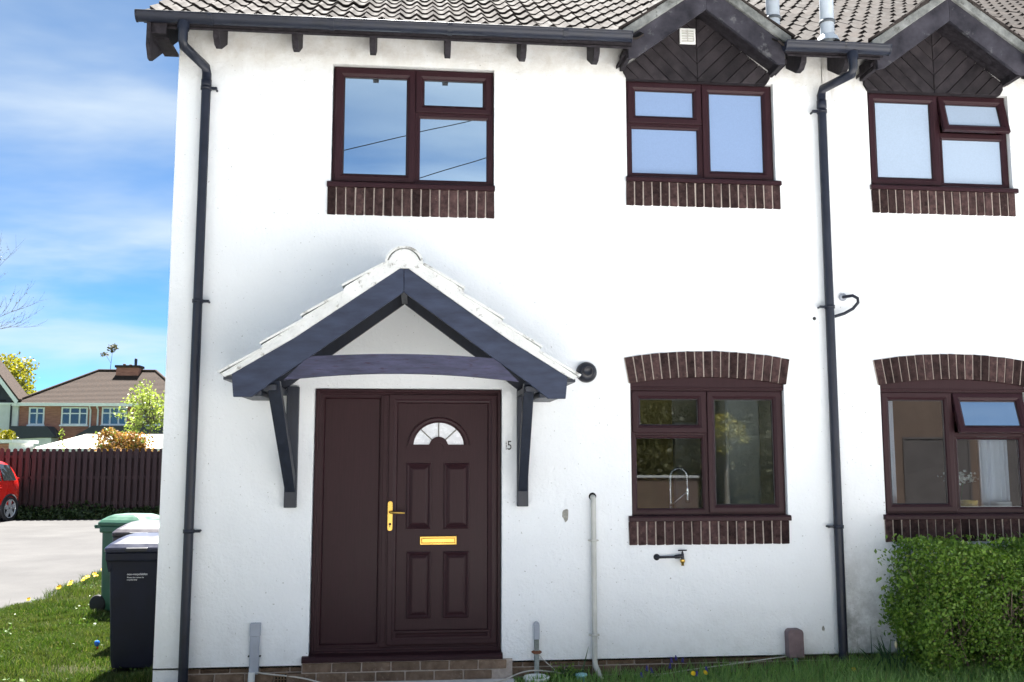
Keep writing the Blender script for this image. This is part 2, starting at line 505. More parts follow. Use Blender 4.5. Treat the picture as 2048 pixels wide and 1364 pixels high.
# side gable, back and party walls (solid masonry behind the front sheet)
gz = lambda y: roof_z(y) - .09
gable = [(0.004, -.05), (7.5, -.05), (7.5, W_TOP - .15), (RIDGE_Y, RIDGE_Z - .12), (.004, W_TOP - .02)]
MB().prism(gable, 'x', XL, XL + .25).box(XL + .25, XM, 7.3, 7.5, -.05, W_TOP - .16).build('side_wall', M['render'], house)
gable_n = [(max(y, .03), z) for y, z in gable]
MB().prism(gable_n, 'x', XM + .01, XM + .2).prism(gable_n, 'x', XR - .2, XR).box(XM + .2, XR - .2, 7.3, 7.5, -.05, W_TOP - .16).build('side_wall', M['render2'], next_house)

# rooms behind the windows
def room(name, parent, x0, x1, y0, y1, z0, z1, mat):
    mb = MB()
    v = [(x, y, z) for x in (x0, x1) for y in (y0, y1) for z in (z0, z1)]
    mb.add(v, [(0, 1, 3, 2), (4, 6, 7, 5), (2, 3, 7, 6), (0, 2, 6, 4), (1, 5, 7, 3)])
    return mb.build(name, mat, parent, fix=False)
room('kitchen_room', house, 1.0, 3.40, .112, 3.2, .1, 2.5, M['room'])
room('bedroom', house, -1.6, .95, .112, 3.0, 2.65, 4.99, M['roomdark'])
room('bathroom', house, 1.0, 3.40, .112, 2.4, 2.65, 4.99, M['room'])
M['living'] = pmat('brown_living_room_wall', (.24, .17, .12), .9, .15, 2)
room('living_room', next_house, 3.70, 8.5, .112, 3.4, .1, 2.5, M['living'])
room('bathroom', next_house, 3.70, 6.0, .112, 2.4, 2.65, 4.99, M['room'])
# kitchen fittings seen through the glass
MB().box(1.0, 3.4, .112, .70, .1, 1.05).build('kitchen_worktop', M['worktop'], house)
MB().box(1.02, 2.30, 2.8, 3.19, .1, 2.4).build('kitchen_unit', M['cupboard'], house, .01)
MB().box(2.34, 2.95, 3.10, 3.195, .1, 2.48).build('chimney_breast', M['ochre'], house)
MB().box(2.98, 3.36, 3.12, 3.195, .1, 2.1).build('internal_door', M['white_plastic'], house, .006)
MB().box(3.05, 3.395, 1.5, 2.4, .1, 2.3).build('fridge', M['white_plastic'], house, .02)

# ------------------------------------------------------------------ plinth and its bricks
def brick_mesh(name, lx, ly, lz, mat, rough=.004, seed=1):
    rr = random.Random(seed)
    bm = bmesh.new(); bmesh.ops.create_cube(bm, size=1)
    for v in bm.verts: v.co = (v.co.x * lx, v.co.y * ly, v.co.z * lz)
    bmesh.ops.bevel(bm, geom=list(bm.edges), offset=.0045, segments=1, affect='EDGES')
    for v in bm.verts: v.co += Vector([rr.uniform(-rough, rough) * .45 for _ in range(3)])
    me = bpy.data.meshes.new(name); bm.to_mesh(me); bm.free(); me.materials.append(mat)
    return me
PB = [brick_mesh('brick', .213, .10, .064, M['plinth'], seed=k) for k in range(4)]
HB = [brick_mesh('brick', .1, .10, .064, M['plinth'], seed=k + 9) for k in range(2)]
SB = [brick_mesh('brick', .064, .10, .205, M['brick'], seed=k + 20) for k in range(4)]

def plinth(parent, x0, x1, gaps):
    MB().box(x0, x1, .030, .12, -.1, .16).build('plinth_mortar', M['mortar'], parent)
    for c, z in enumerate((.120, .046, -.028)):
        x = x0 + (.0 if c % 2 else -.11)
        while x < x1 - .02:
            a, b = max(x, x0), min(x + .213, x1)
            cx_ = (a + b) / 2
            hit = any(g[0] < cx_ < g[1] and g[2] < z < g[3] for g in gaps)
            if b - a > .05 and not hit:
                inst(random.choice(PB), 'brick', parent, (cx_, .070 + random.uniform(-.003, .003), z), (0, random.uniform(-.006, .006), 0), ((b - a) / .213, 1, 1))
            x += .2235
AIR_A = [(-1.04, -.82, .03, .075), (2.575, 2.80, .0, .07)]
plinth(house, XL + .004, XM - .002, [(-1.06, -.80, 0, .08), (2.56, 2.82, 0, .08)])
plinth(next_house, XM + .002, XR, [])
# door threshold bricks sit proud under the sill
for k in range(7):
    inst(random.choice(PB), 'brick', house, (-.715 + k * .2235, .012, .122), (0, random.uniform(-.006, .006), 0))
for k in range(7):
    inst(random.choice(PB), 'brick', house, (-.83 + k * .2235, .012, .048), (0, random.uniform(-.006, .006), 0))
MB().box(-.83, .78, -.028, .03, -.05, .157).build('threshold_mortar', M['mortar'], house)

M['terracotta'] = pmat('terracotta_airbrick', (.17, .11, .065), .9, .3, 10, .4, 60, .003)
M['hole'] = pmat('dark_void', (.006, .006, .006), .9, .1)
def airbrick(parent, x, z):
    o = MB().box(x - .105, x + .105, .010, .045, z - .034, z + .034).build('air_brick', M['terracotta'], parent, .003)
    hb = MB()
    for i in range(9):
        for j in range(3): hb.box(x - .09 + i * .0225 - .006, x - .09 + i * .0225 + .006, .0075, .012, z - .022 + j * .022 - .006, z - .022 + j * .022 + .006)
    hb.build('vent_hole', M['hole'], o)
airbrick(house, -.93, .046); airbrick(house, 2.685, .040)

# ------------------------------------------------------------------ soldier courses, sills, arches
def soldiers(parent, x0, x1, z0, z1, y=0., n=18):
    MB().box(x0, x1, y - .010, y + .03, z0 + .004, z1).build('mortar_bed', M['mortar'], parent)
    p = (x1 - x0 + .010) / n
    for k in range(n):
        cx_ = x0 + p * (k + .5) - .005
        inst(random.choice(SB), 'brick', parent, (cx_, y + .032 + random.uniform(-.0025, .002), (z0 + z1) / 2 - .002),
             (0, random.uniform(-.010, .010), 0), ((p - .0092) / .064 * random.uniform(.97, 1.02), 1, (z1 - z0) / .205))
soldiers(house, -.720, .632, 3.660, 3.886)
soldiers(house, 1.740, 3.072, 3.803, 4.006)
soldiers(house, 1.722, 3.050, 1.015, 1.200)
soldiers(next_house, 3.890, 5.195, 3.797, 4.000, .004)
soldiers(next_house, 3.872, 5.190, 1.020, 1.200, .004)

def arch(parent, xc, y=0., n=19):
    hs, rise = .662, .056
    Ri = (hs * hs + rise * rise) / (2 * rise)
    zc_ = 2.365 - Ri
    a = math.asin(hs / Ri) * 1.005
    Ro = Ri + .215
    pts_o = [(xc + Ro * math.sin(-a + 2 * a * k / 24) , zc_ + Ro * math.cos(-a + 2 * a * k / 24)) for k in range(25)]
    pts_i = [(xc + (Ri + .004) * math.sin(a - 2 * a * k / 24), zc_ + (Ri + .004) * math.cos(a - 2 * a * k / 24)) for k in range(25)]
    MB().prism(pts_o + pts_i, 'y', y - .010, y + .02).build('arch_mortar', M['mortar'], parent)
    for k in range(n):
        t0 = -a + 2 * a * (k + .075) / n; t1 = -a + 2 * a * (k + .925) / n
        q = [(xc + r * math.sin(t), zc_ + r * math.cos(t)) for r, t in ((Ri, t0), (Ri, t1), (Ro + random.uniform(-.004, .003), t1), (Ro + random.uniform(-.004, .003), t0))]
        d = random.uniform(-.022, -.0165)
        MB().prism(q, 'y', y + d, y + .03).build('brick', M['brick'], parent, .004)
    # brown infill board between the frame head and the arch
    io = [(xc - .655, 2.262), (xc + .655, 2.262)] + [(xc + (Ri + .02) * math.sin(a - 2 * a * k / 16) * .985, zc_ + (Ri + .02) * math.cos(a - 2 * a * k / 16)) for k in range(17)]
    MB().prism(io, 'y', y + .020, y + .06).build('arch_infill', M['upvc'], parent)
    MB().box(xc - .65, xc + .65, y + .012, y + .03, 2.272, 2.286).build('infill_bead', M['upvc'], parent, .003)
arch(house, 2.402); arch(next_house, 4.535, .004)

# ------------------------------------------------------------------ windows
def window(parent, x0, x1, z0, z1, mull, cells, glass, sill, y=0., keep=None):
    """cells: (left/right column, z-range, 'case'/'fix', open angle)"""
    fy = y + .040
    fr = MB()
    fr.rloft(x0, x1, z0, z1, [(0, fy + .07), (0, fy), (.034, fy), (.040, fy + .006), (.044, fy + .02), (.046, fy + .07)])
    fr.box(mull - .020, mull + .020, fy + .002, fy + .07, z0 + .03, z1 - .03)
    zs = sorted({c[1][0] for c in cells} | {c[1][1] for c in cells})
    for col, (a, b), kind, ang in cells:
        lo, hi = (x0 + .03, mull) if col == 0 else (mull, x1 - .03)
        if a > z0 + .1: fr.box(lo, hi, fy + .003, fy + .07, a - .018, a + .018)
    w = fr.build('window', M['upvc'], parent, .0025)
    for col, (a, b), kind, ang in cells:
        lo, hi = (x0 + .018, mull - .004) if col == 0 else (mull + .004, x1 - .018)
        a2 = z0 + .018 if a <= z0 + .1 else a + .004
        b2 = z1 - .018 if b >= z1 - .1 else b - .004
        g = glass.get((col, kind), glass['all'])
        if kind == 'case':
            mt = None
            if ang:
                piv = Matrix.Translation((0, fy - .02, b2)) @ Matrix.Rotation(R(-ang), 4, 'X') @ Matrix.Translation((0, -(fy - .02), -b2))
                mt = piv
            c = MB()
            c.rloft(lo, hi, a2, b2, [(0, fy + .02), (0, fy - .012), (.004, fy - .016), (.040, fy - .016), (.052, fy - .008), (.060, fy - .004), (.066, fy + .012), (.067, fy + .04)], mt=mt)
            cs = c.build('casement', M['upvc'], w, .0015)
            MB().rloft(lo + .0655, hi - .0655, a2 + .0655, b2 - .0655, [(0, fy + .010), (.0055, fy + .012), (.006, fy + .03)], mt=mt).build('gasket', M['upvc_dark'], w)
            i = .067
            MB().box(lo + i, hi - i, fy + .014, fy + .020, a2 + i, b2 - i, mt).build('pane', g, w)
        else:
            c = MB()
            i0 = .028
            c.rloft(lo + i0 - .012, hi - i0 + .012, a2 + i0 - .012, b2 - i0 + .012, [(0, fy + .001), (.006, fy + .001), (.018, fy + .009), (.022, fy + .024), (.0225, fy + .05)])
            c.build('glazing_bead', M['upvc'], w)
            i = .038
            MB().box(lo + i, hi - i, fy + .022, fy + .028, a2 + i, b2 - i).build('pane', g, w)
    sx0, sx1, sz0, sz1 = sill
    MB().prism([(y - .035, sz0), (y - .035, sz1 - .012), (y - .026, sz1), (fy + .01, sz1 + .006), (fy + .03, sz0)], 'x', sx0, sx1).build('sill', M['upvc'], w, .003)
    return w

GS = {'all': M['glass_sky']}
window(house, -.690, .626, 3.930, 4.922, -.022, [(0, (3.93, 4.922), 'case', 0), (1, (4.548, 4.922), 'case', 0), (1, (3.93, 4.548), 'fix', 0)], GS, (-.726, .637, 3.884, 3.930))
window(house, 1.754, 3.038, 4.045, 4.902, 2.415, [(1, (4.045, 4.902), 'case', 0), (0, (4.525, 4.902), 'case', 0), (0, (4.045, 4.525), 'fix', 0)], {'all': M['obscure']}, (1.738, 3.080, 4.004, 4.045))
window(house, 1.754, 3.046, 1.242, 2.270, 2.395, [(1, (1.242, 2.27), 'case', 0), (0, (1.905, 2.27), 'case', 0), (0, (1.242, 1.905), 'fix', 0)], {'all': M['glass_low']}, (1.722, 3.066, 1.199, 1.242))
window(next_house, 3.897, 5.187, 4.040, 4.886, 4.550, [(0, (4.04, 4.886), 'case', 0), (1, (4.525, 4.886), 'case', 14), (1, (4.04, 4.525), 'fix', 0)], {'all': M['obscure2']}, (3.880, 5.222, 3.999, 4.040), .004)
window(next_house, 3.892, 5.186, 1.240, 2.272, 4.535, [(0, (1.24, 2.272), 'case', 0), (1, (1.90, 2.272), 'case', 16), (1, (1.24, 1.90), 'fix', 0)], {'all': M['glass_low'], (1, 'case'): M['glass_sky']}, (3.866, 5.21, 1.199, 1.240), .004)

# ------------------------------------------------------------------ front door with its side panel
dy = .055
fd = MB()
X0, X1, Z0, Z1 = -.778, .694, .200, 2.252
fd.rloft(X0, X1, Z0, Z1, [(0, dy + .07), (0, dy), (.022, dy), (.027, dy + .008), (.040, dy + .008), (.046, dy + .014), (.058, dy + .014), (.062, dy + .035)])
fd.box(-.262, -.196, dy + .002, dy + .07, Z0 + .05, Z1 - .05)
fd.box(-.245, -.212, dy - .006, dy + .01, Z0 + .09, Z1 - .05)
door = fd.build('front_door', M['upvc'], house, .002)
MB().prism([(-.045, .160), (-.045, .186), (-.030, .202), (dy + .03, .214), (dy + .05, .160)], 'x', -.832, .704).build('sill', M['upvc'], door, .003)
# fixed side panel, flat with a bead round it
MB().rloft(-.722, -.258, .258, 2.195, [(0, dy + .012), (.010, dy + .012), (.018, dy + .026), (.020, dy + .034)], cap=True).build('side_panel', M['upvc'], door)
# leaf: outer sash, inner slab
lf = MB()
lf.rloft(-.200, .660, .262, 2.212, [(0, dy + .03), (0, dy - .004), (.004, dy - .008), (.036, dy - .008), (.050, dy), (.064, dy + .004), (.070, dy + .016), (.072, dy + .022)])
lf.box(-.13, .59, dy + .020, dy + .055, .33, 2.142)
leaf = lf.build('door_leaf', M['upvc'], door, .0015)
MB().rloft(-.150, .612, .300, .372, [(0, dy + .012), (.004, dy - .006), (.020, dy - .006), (.032, dy + .006)], cap=True).build('weather_bar', M['upvc'], door)
for px0, px1, pz0, pz1 in ((-.058, .143, 1.147, 1.667), (.238, .448, 1.147, 1.667), (-.050, .146, .456, .972), (.238, .446, .456, .972)):
    MB().rloft(px0, px1, pz0, pz1, [(0, dy + .021), (.003, dy + .012), (.012, dy + .008), (.022, dy + .015), (.028, dy + .020), (.048, dy + .010), (.055, dy + .009)], cap=True).build('door_panel', M['upvc'], door)
# fanlight
fx, fz = .196, 1.800
def fan_pt(r, t): return (fx + r * math.cos(t), fz + r * .93 * math.sin(t))
tr = MB()
N = 28
prof = [(.250, dy + .021), (.247, dy + .006), (.236, dy + .002), (.218, dy + .004), (.205, dy + .012), (.196, dy + .020)]
vs = []
for k in range(N + 1):
    t = math.pi * k / N
    for r, yy in prof:
        x, z = fan_pt(r, t); vs.append((x, yy, z))
np_ = len(prof)
tr.add(vs, [(k * np_ + j, k * np_ + j + 1, (k + 1) * np_ + j + 1, (k + 1) * np_ + j) for k in range(N) for j in range(np_ - 1)])
# foot rail with a raised middle hump
hump_o = [(fx + .075 * math.cos(t), fz + .075 * math.sin(t)) for t in np.linspace(0, math.pi, 13)]
hump_i = [(fx + .048 * math.cos(t), fz - .032 + .062 * math.sin(t)) for t in np.linspace(math.pi, 0, 13)]
foot = [(fx + .250, fz - .032), (fx + .250, fz + .012)] + [(fx + .078, fz + .012)] + hump_o[1:-1] + [(fx - .078, fz + .012), (fx - .250, fz + .012), (fx - .250, fz - .032)] + hump_i
tr.prism(foot, 'y', dy + .002, dy + .021)
fan = tr.build('fanlight_trim', M['upvc'], door, .002)
def sector(r0, r1, t0, t1):
    a = [fan_pt(r1, t) for t in np.linspace(t0, t1, 7)]; b_ = [fan_pt(r0, t) for t in np.linspace(t1, t0, 7)]
    return a + b_
for k in range(4):
    t0, t1 = math.pi * k / 4, math.pi * (k + 1) / 4
    MB().prism(sector(.05, .205, t0, t1), 'y', dy + .016, dy + .0185).build('pane', M['fan'], door)
for k in (1, 2, 3):
    t = math.pi * k / 4
    x0_, z0_ = fan_pt(.06, t); x1_, z1_ = fan_pt(.2, t)
    MB().tube([(x0_, dy + .014, z0_), (x1_, dy + .014, z1_)], .0055, 6).build('glazing_bar', M['fan_bar'], door)
# brass furniture
hx = -.181
hp = MB()
hp.prism([(hx - .020, 1.150), (hx - .014, 1.140), (hx, 1.137), (hx + .014, 1.140), (hx + .020, 1.150), (hx + .020, 1.355), (hx + .014, 1.365), (hx, 1.369), (hx - .014, 1.365), (hx - .020, 1.355)], 'y', dy - .020, dy - .008)
handle = hp.build('door_handle', M['brass'], door, .002)
MB().tube([(hx, dy - .015, 1.282), (hx, dy - .05, 1.282), (hx + .012, dy - .062, 1.282), (hx + .05, dy - .064, 1.281), (hx + .115, dy - .060, 1.278)], [.010, .009, .009, .0085, .007], 10).build('door_lever', M['brass'], door)
MB().lathe([(0, -.001), (.010, -.001), (.010, .006)], (hx, dy - .022, 1.190), 'y', 14).box(hx - .003, hx + .003, dy - .0225, dy - .018, 1.165, 1.188).build('keyhole', M['black'], door)
MB().rloft(.054, .346, 1.024, 1.092, [(0, dy + .021), (0, dy + .006), (.004, dy + .002), (.012, dy + .002), (.015, dy + .006)]).rloft(.069, .331, 1.039, 1.077, [(0, dy + .008), (.004, dy + .0035)], cap=True).build('letterbox', M['brass'], door)
# house number
M['digit'] = pmat('black_number', (.02, .02, .022), .5, .1)
M['digit_worn'] = pmat('flaked_number', (.05, .05, .05), .6, .3, 30, spots=(45, .45, (.75, .76, .77)))
for ch, x, mk in (('1', .712, 'digit_worn'), ('5', .739, 'digit')):
    me = text_mesh(ch, .102, .003); me.materials.clear(); me.materials.append(M[mk])
    o = inst(me, 'number_digit', house, (x, -.004, 1.772), (R(90), 0, 0)); o.scale = (.80, 1, 1)
# ------------------------------------------------------------------ main roofs
GA_X, GB_X = 2.368, 4.497
G_SL, G_Z0 = .71, 5.675        # dormer gable slope and height of its tile ridge
def gable_z(x, xc): return G_Z0 - G_SL * abs(x - xc)

TW, TL, TG = .282, .37, .300
def tile_mesh(seed):
    rr = random.Random(seed)
    ns = 12
    mb = MB(); vs = []
    for j, (d, lift) in enumerate(((0, .024), (TL, .004))):
        for i in range(ns + 1):
            x = TW * i / ns
            ph = 2 * math.pi * i / (ns / 2)
            z = .017 * math.cos(ph) + .004 * math.cos(2 * ph)
            vs.append((x, d, z + lift + rr.uniform(-.0012, .0012)))
    n = ns + 1
    fs = [(i, i + 1, n + i + 1, n + i) for i in range(ns)]
    mb.add(vs, fs, True)
    fr = []
    for i in range(n):
        x, y, z = vs[i]; fr.append((x, y, z)); 
    low = [(x, y + .002, z - .017) for x, y, z in fr]
    mb.add(fr + low, [(i, i + 1, n + i + 1, n + i) for i in range(ns)], True)
    # side edge
    mb.add([vs[0], vs[n], (vs[n][0], vs[n][1], vs[n][2] - .017), low[0]], [(0, 1, 2, 3)])
    mb.add([vs[ns], vs[n + ns], (vs[n + ns][0], vs[n + ns][1], vs[n + ns][2] - .017), low[ns]], [(0, 1, 2, 3)])
    return mb.mesh('roof_tile', M['tile'], fix=False)
TILES = [tile_mesh(k) for k in range(5)]

def inside_gable(x, k):
    z = roof_z(EAVE_Y) + k * TG * SP
    for xc in (GA_X, GB_X):
        if abs(x - xc) < .78 and z + .10 < gable_z(x, xc) - .01: return True
        if abs(x - xc) < .60 and z < gable_z(x, xc) - .03: return True
    return False

def tile_roof(parent, x0, x1, rows, vis_rows):
    roof = MB()
    sl = [(EAVE_Y + .03, roof_z(EAVE_Y + .03) - .045), (RIDGE_Y, RIDGE_Z - .045), (2 * RIDGE_Y - EAVE_Y, roof_z(EAVE_Y) - .045), (2 * RIDGE_Y - EAVE_Y, roof_z(EAVE_Y) - .075), (RIDGE_Y, RIDGE_Z - .075), (EAVE_Y + .03, roof_z(EAVE_Y + .03) - .075)]
    cuts = [x0 + .02]
    for xc in (GA_X, GB_X):
        if x0 < xc < x1: cuts += [xc - .68, xc + .68]
    cuts.append(x1 - .001)
    sl2 = [(.10, roof_z(.10) - .045)] + sl[1:5] + [(.10, roof_z(.10) - .075)]
    for i in range(len(cuts) - 1):
        if cuts[i + 1] > cuts[i] + .01: roof.prism(sl2 if i % 2 else sl, 'x', cuts[i], cuts[i + 1])
    r = roof.build('roof', M['timber'], parent)
    rest = MB()
    nc = int(round((x1 - x0) / TW))
    w = (x1 - x0) / nc
    for k in range(rows):
        for c in range(nc):
            x = x0 + c * w
            if inside_gable(x + w / 2, k): continue
            y = EAVE_Y + k * TG * CP; z = EAVE_Z + k * TG * SP - .022
            if k < vis_rows:
                o = inst(random.choice(TILES), 'roof_tile', r, (x, y + random.uniform(-.006, .006), z + random.uniform(-.003, .003)), (R(PITCH) + random.uniform(-.012, .012), random.uniform(-.008, .008), random.uniform(-.008, .008)), (w / TW, 1, 1))
            else:
                mt = Matrix.Translation((x, y, z)) @ Matrix.Rotation(R(PITCH), 4, 'X')
                me = TILES[(k + c) % 5]
                rest.add([mt @ v.co for v in me.vertices], [tuple(p.vertices) for p in me.polygons], True)
    # back slope: plain corrugated sheet of the same tiles
    for k in range(14):
        for c in range(nc):
            mt = Matrix.Translation((x0 + (c + 1) * w, 2 * RIDGE_Y - (EAVE_Y + k * TG * CP), EAVE_Z + k * TG * SP - .022)) @ Matrix.Rotation(math.pi, 4, 'Z') @ Matrix.Rotation(R(PITCH), 4, 'X')
            me = TILES[(k + c) % 5]
            rest.add([mt @ v.co for v in me.vertices], [tuple(p.vertices) for p in me.polygons], True)
    o = rest.build('roof_tiling', M['tile'], r, fix=False); o['kind'] = 'stuff'
    rd = MB()
    x = x0
    while x < x1 - .05:
        e = min(x + .44, x1)
        arc = [(RIDGE_Y + .12 * math.cos(t), RIDGE_Z + .0 + .10 * math.sin(t)) for t in np.linspace(0, math.pi, 9)]
        rd.prism(arc, 'x', x, e - .008); x += .45
    rd.build('ridge_tiles', M['tile'], r)['kind'] = 'stuff'
    return r
tile_roof(house, -2.125, XM, 17, 13)
tile_roof(next_house, XM, XR, 17, 13)

# bargeboard and boxed foot at the left verge
lo = .27
bb = [(EAVE_Y - .005, EAVE_Z - .055), (EAVE_Y - .005, 4.845), (EAVE_Y + .055, 4.755), (EAVE_Y + .10, 4.755), (RIDGE_Y, RIDGE_Z - .06 - lo), (RIDGE_Y, RIDGE_Z - .05)]
MB().prism(bb, 'x', -2.075, -2.045).build('bargeboard', M['timber'], house, .003)
MB().box(-2.044, XL - .002, EAVE_Y + .10, -.002, 4.93, 4.95).prism([(-2.044, 4.95), (-1.932, 4.95), (-1.932, 5.04), (-2.044, 5.04)], 'y', EAVE_Y + .02, EAVE_Y + .04).build('verge_soffit', M['timber'], house)
for par, a_, b_ in ((house, -2.044, 1.70), (house, 3.03, XM), (next_house, XM, 3.83), (next_house, 5.16, XR)):
    MB().prism([(EAVE_Y + .05, 5.02), (-.002, 5.02 + .42 * TP), (-.002, 5.00 + .42 * TP), (EAVE_Y + .05, 5.0)], 'x', a_, b_).build('eaves_soffit', M['timber'], par)
# exposed rafter feet
def rafter(parent, x):
    p = [(-.34, 5.03), (-.33, 4.975), (-.27, 4.928), (-.20, 4.928), (-.003, 5.05), (-.003, 5.25)]
    MB().prism(p, 'x', x - .024, x + .024).build('rafter_foot', M['timber'], parent, .003)
for x in (-1.575, -.972, -.366, .232, .842, 1.440, 3.185): rafter(house, x)
for x in (3.56, 5.35, 5.95, 6.55, 7.15, 7.75, 8.35): rafter(next_house, x)
# fascia board behind the gutter
for parent, a, b in ((house, -2.04, 1.72), (house, 3.02, XM - .004), (next_house, XM + .004, 3.86), (next_house, 5.14, XR)):
    MB().box(a, b, EAVE_Y + .055, EAVE_Y + .075, 5.030, 5.085).build('fascia_board', M['timber'], parent)

# half-round gutters with brackets and unions
def gutter(parent, x0, x1, zt0, zt1, stop=(True, True)):
    r = .056; yc = EAVE_Y - .01
    mb = MB(); n = 10
    th = [math.pi + math.pi * k / n for k in range(n + 1)]
    vs, fs = [], []
    for x, zt in ((x0, zt0), (x1, zt1)):
        for rr in (r, r - .004):
            for t in th: vs.append((x, yc + rr * math.cos(t), zt + (rr * 1.18) * math.sin(t)))
    m = n + 1
    for k in range(n):
        fs.append((k, k + 1, 2 * m + k + 1, 2 * m + k)); fs.append((m + k, m + k + 1, 3 * m + k + 1, 3 * m + k))
    fs += [(0, m, 3 * m, 2 * m), (n, m + n, 3 * m + n, 2 * m + n)]
    mb.add(vs, fs, True)
    for e, x, zt, on in ((0, x0, zt0, stop[0]), (1, x1, zt1, stop[1])):
        if on: mb.prism([(yc + (r + .004) * math.cos(t), zt + (r + .004) * 1.18 * math.sin(t)) for t in th] , 'x', x - .004, x + .004)
    # rolled front lip
    mb.tube([(x0, yc - r, zt0), (x1, yc - r, zt1)], .006, 8)
    g = mb.build('gutter', M['plastic'], parent, fix=False)
    k = x0 + .55
    while k < x1 - .1:
        zt = zt0 + (zt1 - zt0) * (k - x0) / (x1 - x0)
        ub = MB()
        arc = [(yc + (r + .005) * math.cos(t), zt + (r + .005) * 1.18 * math.sin(t)) for t in th]
        arc2 = [(yc + r * math.cos(t), zt + r * 1.18 * math.sin(t)) for t in reversed(th)]
        ub.prism(arc + arc2, 'x', k - .018, k + .018)
        ub.build('gutter_bracket', M['plastic'], g)
        k += .92
    return g
gutter(house, -2.147, 1.700, 5.088, 5.100, (True, True))
gutter(house, 2.985, XM - .002, 5.085, 5.088, (True, False))
gutter(next_house, XM + .002, 3.875, 5.088, 5.086, (False, True))
gutter(next_house, 5.12, XR, 5.085, 5.088, (True, False))

# ------------------------------------------------------------------ dormer gables (part of each roof)
def gablet(parent, xc, vent, dark, zb=4.896):
    yb = -.30
    ap_i, sl = 5.405, .705          # inner apex of the bargeboards
    hw = .640
    wd = MB()
    # chevron cladding boards, each its own board with a gap, V pattern
    zt_ = 5.48
    mb = MB().prism([(xc - hw, zb + .06), (xc - hw + .03, zb), (xc + hw - .03, zb), (xc + hw, zb + .06), (xc + hw, 4.98), (xc, zt_), (xc - hw, 4.98)], 'y', -.004, .06)
    back = mb.build('gable_backing', M['timber'], parent)
    pitch = .094
    for side in (-1, 1):
        k = -4
        while k < 12:
            # local u = outward from centre, boards rise outward at 45 degrees
            region = [(0.002, zb), (hw - .03, zb), (hw, zb + .05), (hw, 4.99), (0.002, 5.49)]
            s2 = math.sqrt(.5)
            d0 = (zb - .02) * s2 + (k) * pitch - .25; d1 = d0 + pitch - .0045
            # board k: d0 <= (z - u)*s2 <= d1
            q = clip_poly(region, -s2, s2, d1); 
            if len(q) >= 3: q = clip_poly(q, s2, -s2, -d0)
            k += 1
            if len(q) < 3: continue
            ar = abs(sum(q[i][0] * q[(i + 1) % len(q)][1] - q[(i + 1) % len(q)][0] * q[i][1] for i in range(len(q)))) / 2
            if ar < .0012: continue
            q = [(xc + side * p[0], p[1]) for p in q]
            MB().prism(q, 'y', -.026 + random.uniform(-.002, .002), -.004).build('cladding_board', M['board'], back, .004)
    # soffit boards and verge slab
    T = .030
    for side in (-1, 1):
        X = lambda u: xc + side * u
        soff = [(X(0), ap_i + .10), (X(hw + .06), ap_i + .10 - (hw + .06) * sl), (X(hw + .06), ap_i + .07 - (hw + .06) * sl), (X(0), ap_i + .07)]
        MB().prism(soff, 'y', yb + .035, .9).build('gable_soffit', M['timber'], parent)
        # bargeboard
        p = [(X(0), ap_i), (X(0), ap_i + .212), (X(hw + .03), ap_i + .212 - (hw + .03) * sl), (X(hw + .02), ap_i - .01 - (hw - .01) * sl), (X(hw - .045), ap_i - .022 - (hw - .045) * sl)]
        MB().prism(p, 'y', yb - .012, yb + .022).build('bargeboard', M['barge'] if not dark else M['barge2'], parent, .003)
        # mortared verge strip with tile edge
        vz = ap_i + .212
        q = [(X(0), vz - .012), (X(0), vz + .075), (X(hw + .075), vz + .072 - (hw + .075) * sl), (X(hw + .062), vz - .022 - (hw + .055) * sl)]
        MB().prism(q, 'y', yb - .040, yb + .02).build('verge_mortar', M['verge'], parent, .006)
        # tiles up the gable slope
        a = math.atan(sl)
        for kk in range(3):
            for c in range(3):
                u0 = hw + .085 - kk * .29 * math.cos(a)
                z0 = vz + .052 - u0 * sl
                y = yb - .045 + c * TW
                if kk < 2 or True:
                    rotz = R(90) if side > 0 else R(-90)
                    loc = (X(u0), y if side > 0 else y + TW, z0)
                    zmain = roof_z(y + TW * .5)
                    if z0 + .15 < zmain: continue
                    mt = Matrix.Translation(loc) @ Matrix.Rotation(rotz, 4, 'Z') @ Matrix.Rotation(a, 4, 'X')
                    inst(random.choice(TILES), 'roof_tile', parent, loc, mt.to_euler())
    # ridge tiles
    for c in range(3):
        arc = [(xc + .115 * math.cos(t), vz + .045 + .085 * math.sin(t)) for t in np.linspace(0, math.pi, 9)]
        MB().prism(arc, 'y', yb - .035 + c * .36, yb - .035 + c * .36 + .35).build('ridge_tile', M['tile'], parent)
    # cheeks that close the sides under the bargeboard feet
    for side in (-1, 1):
        xa = xc + side * (hw - .005); xb_ = xc + side * (hw + .03)
        MB().box(min(xa, xb_), max(xa, xb_), yb + .03, .0, 4.965, 5.10).build('gable_cheek', M['timber'], parent)
    if vent:
        vx, vz2 = xc - .082, 5.288
        v = MB().rloft(vx - .069, vx + .069, vz2 - .069, vz2 + .069, [(0, -.026), (0, -.040), (.004, -.043), (.016, -.043), (.020, -.036)], cap=True).build('vent_grille', M['white_plastic'], parent)
        for j in range(5):
            MB().box(vx - .050, vx + .050, -.0445, -.036, vz2 - .046 + j * .0225 - .004, vz2 - .046 + j * .0225 + .004).build('louvre', M['pipe_white'], v)
        MB().box(vx - .004, vx + .004, -.046, -.036, vz2 - .052, vz2 + .052).build('louvre_rib', M['pipe_white'], v)
M['barge2'] = M['barge']
gablet(house, GA_X, True, False)
gablet(next_house, GB_X, False, False, 4.880)

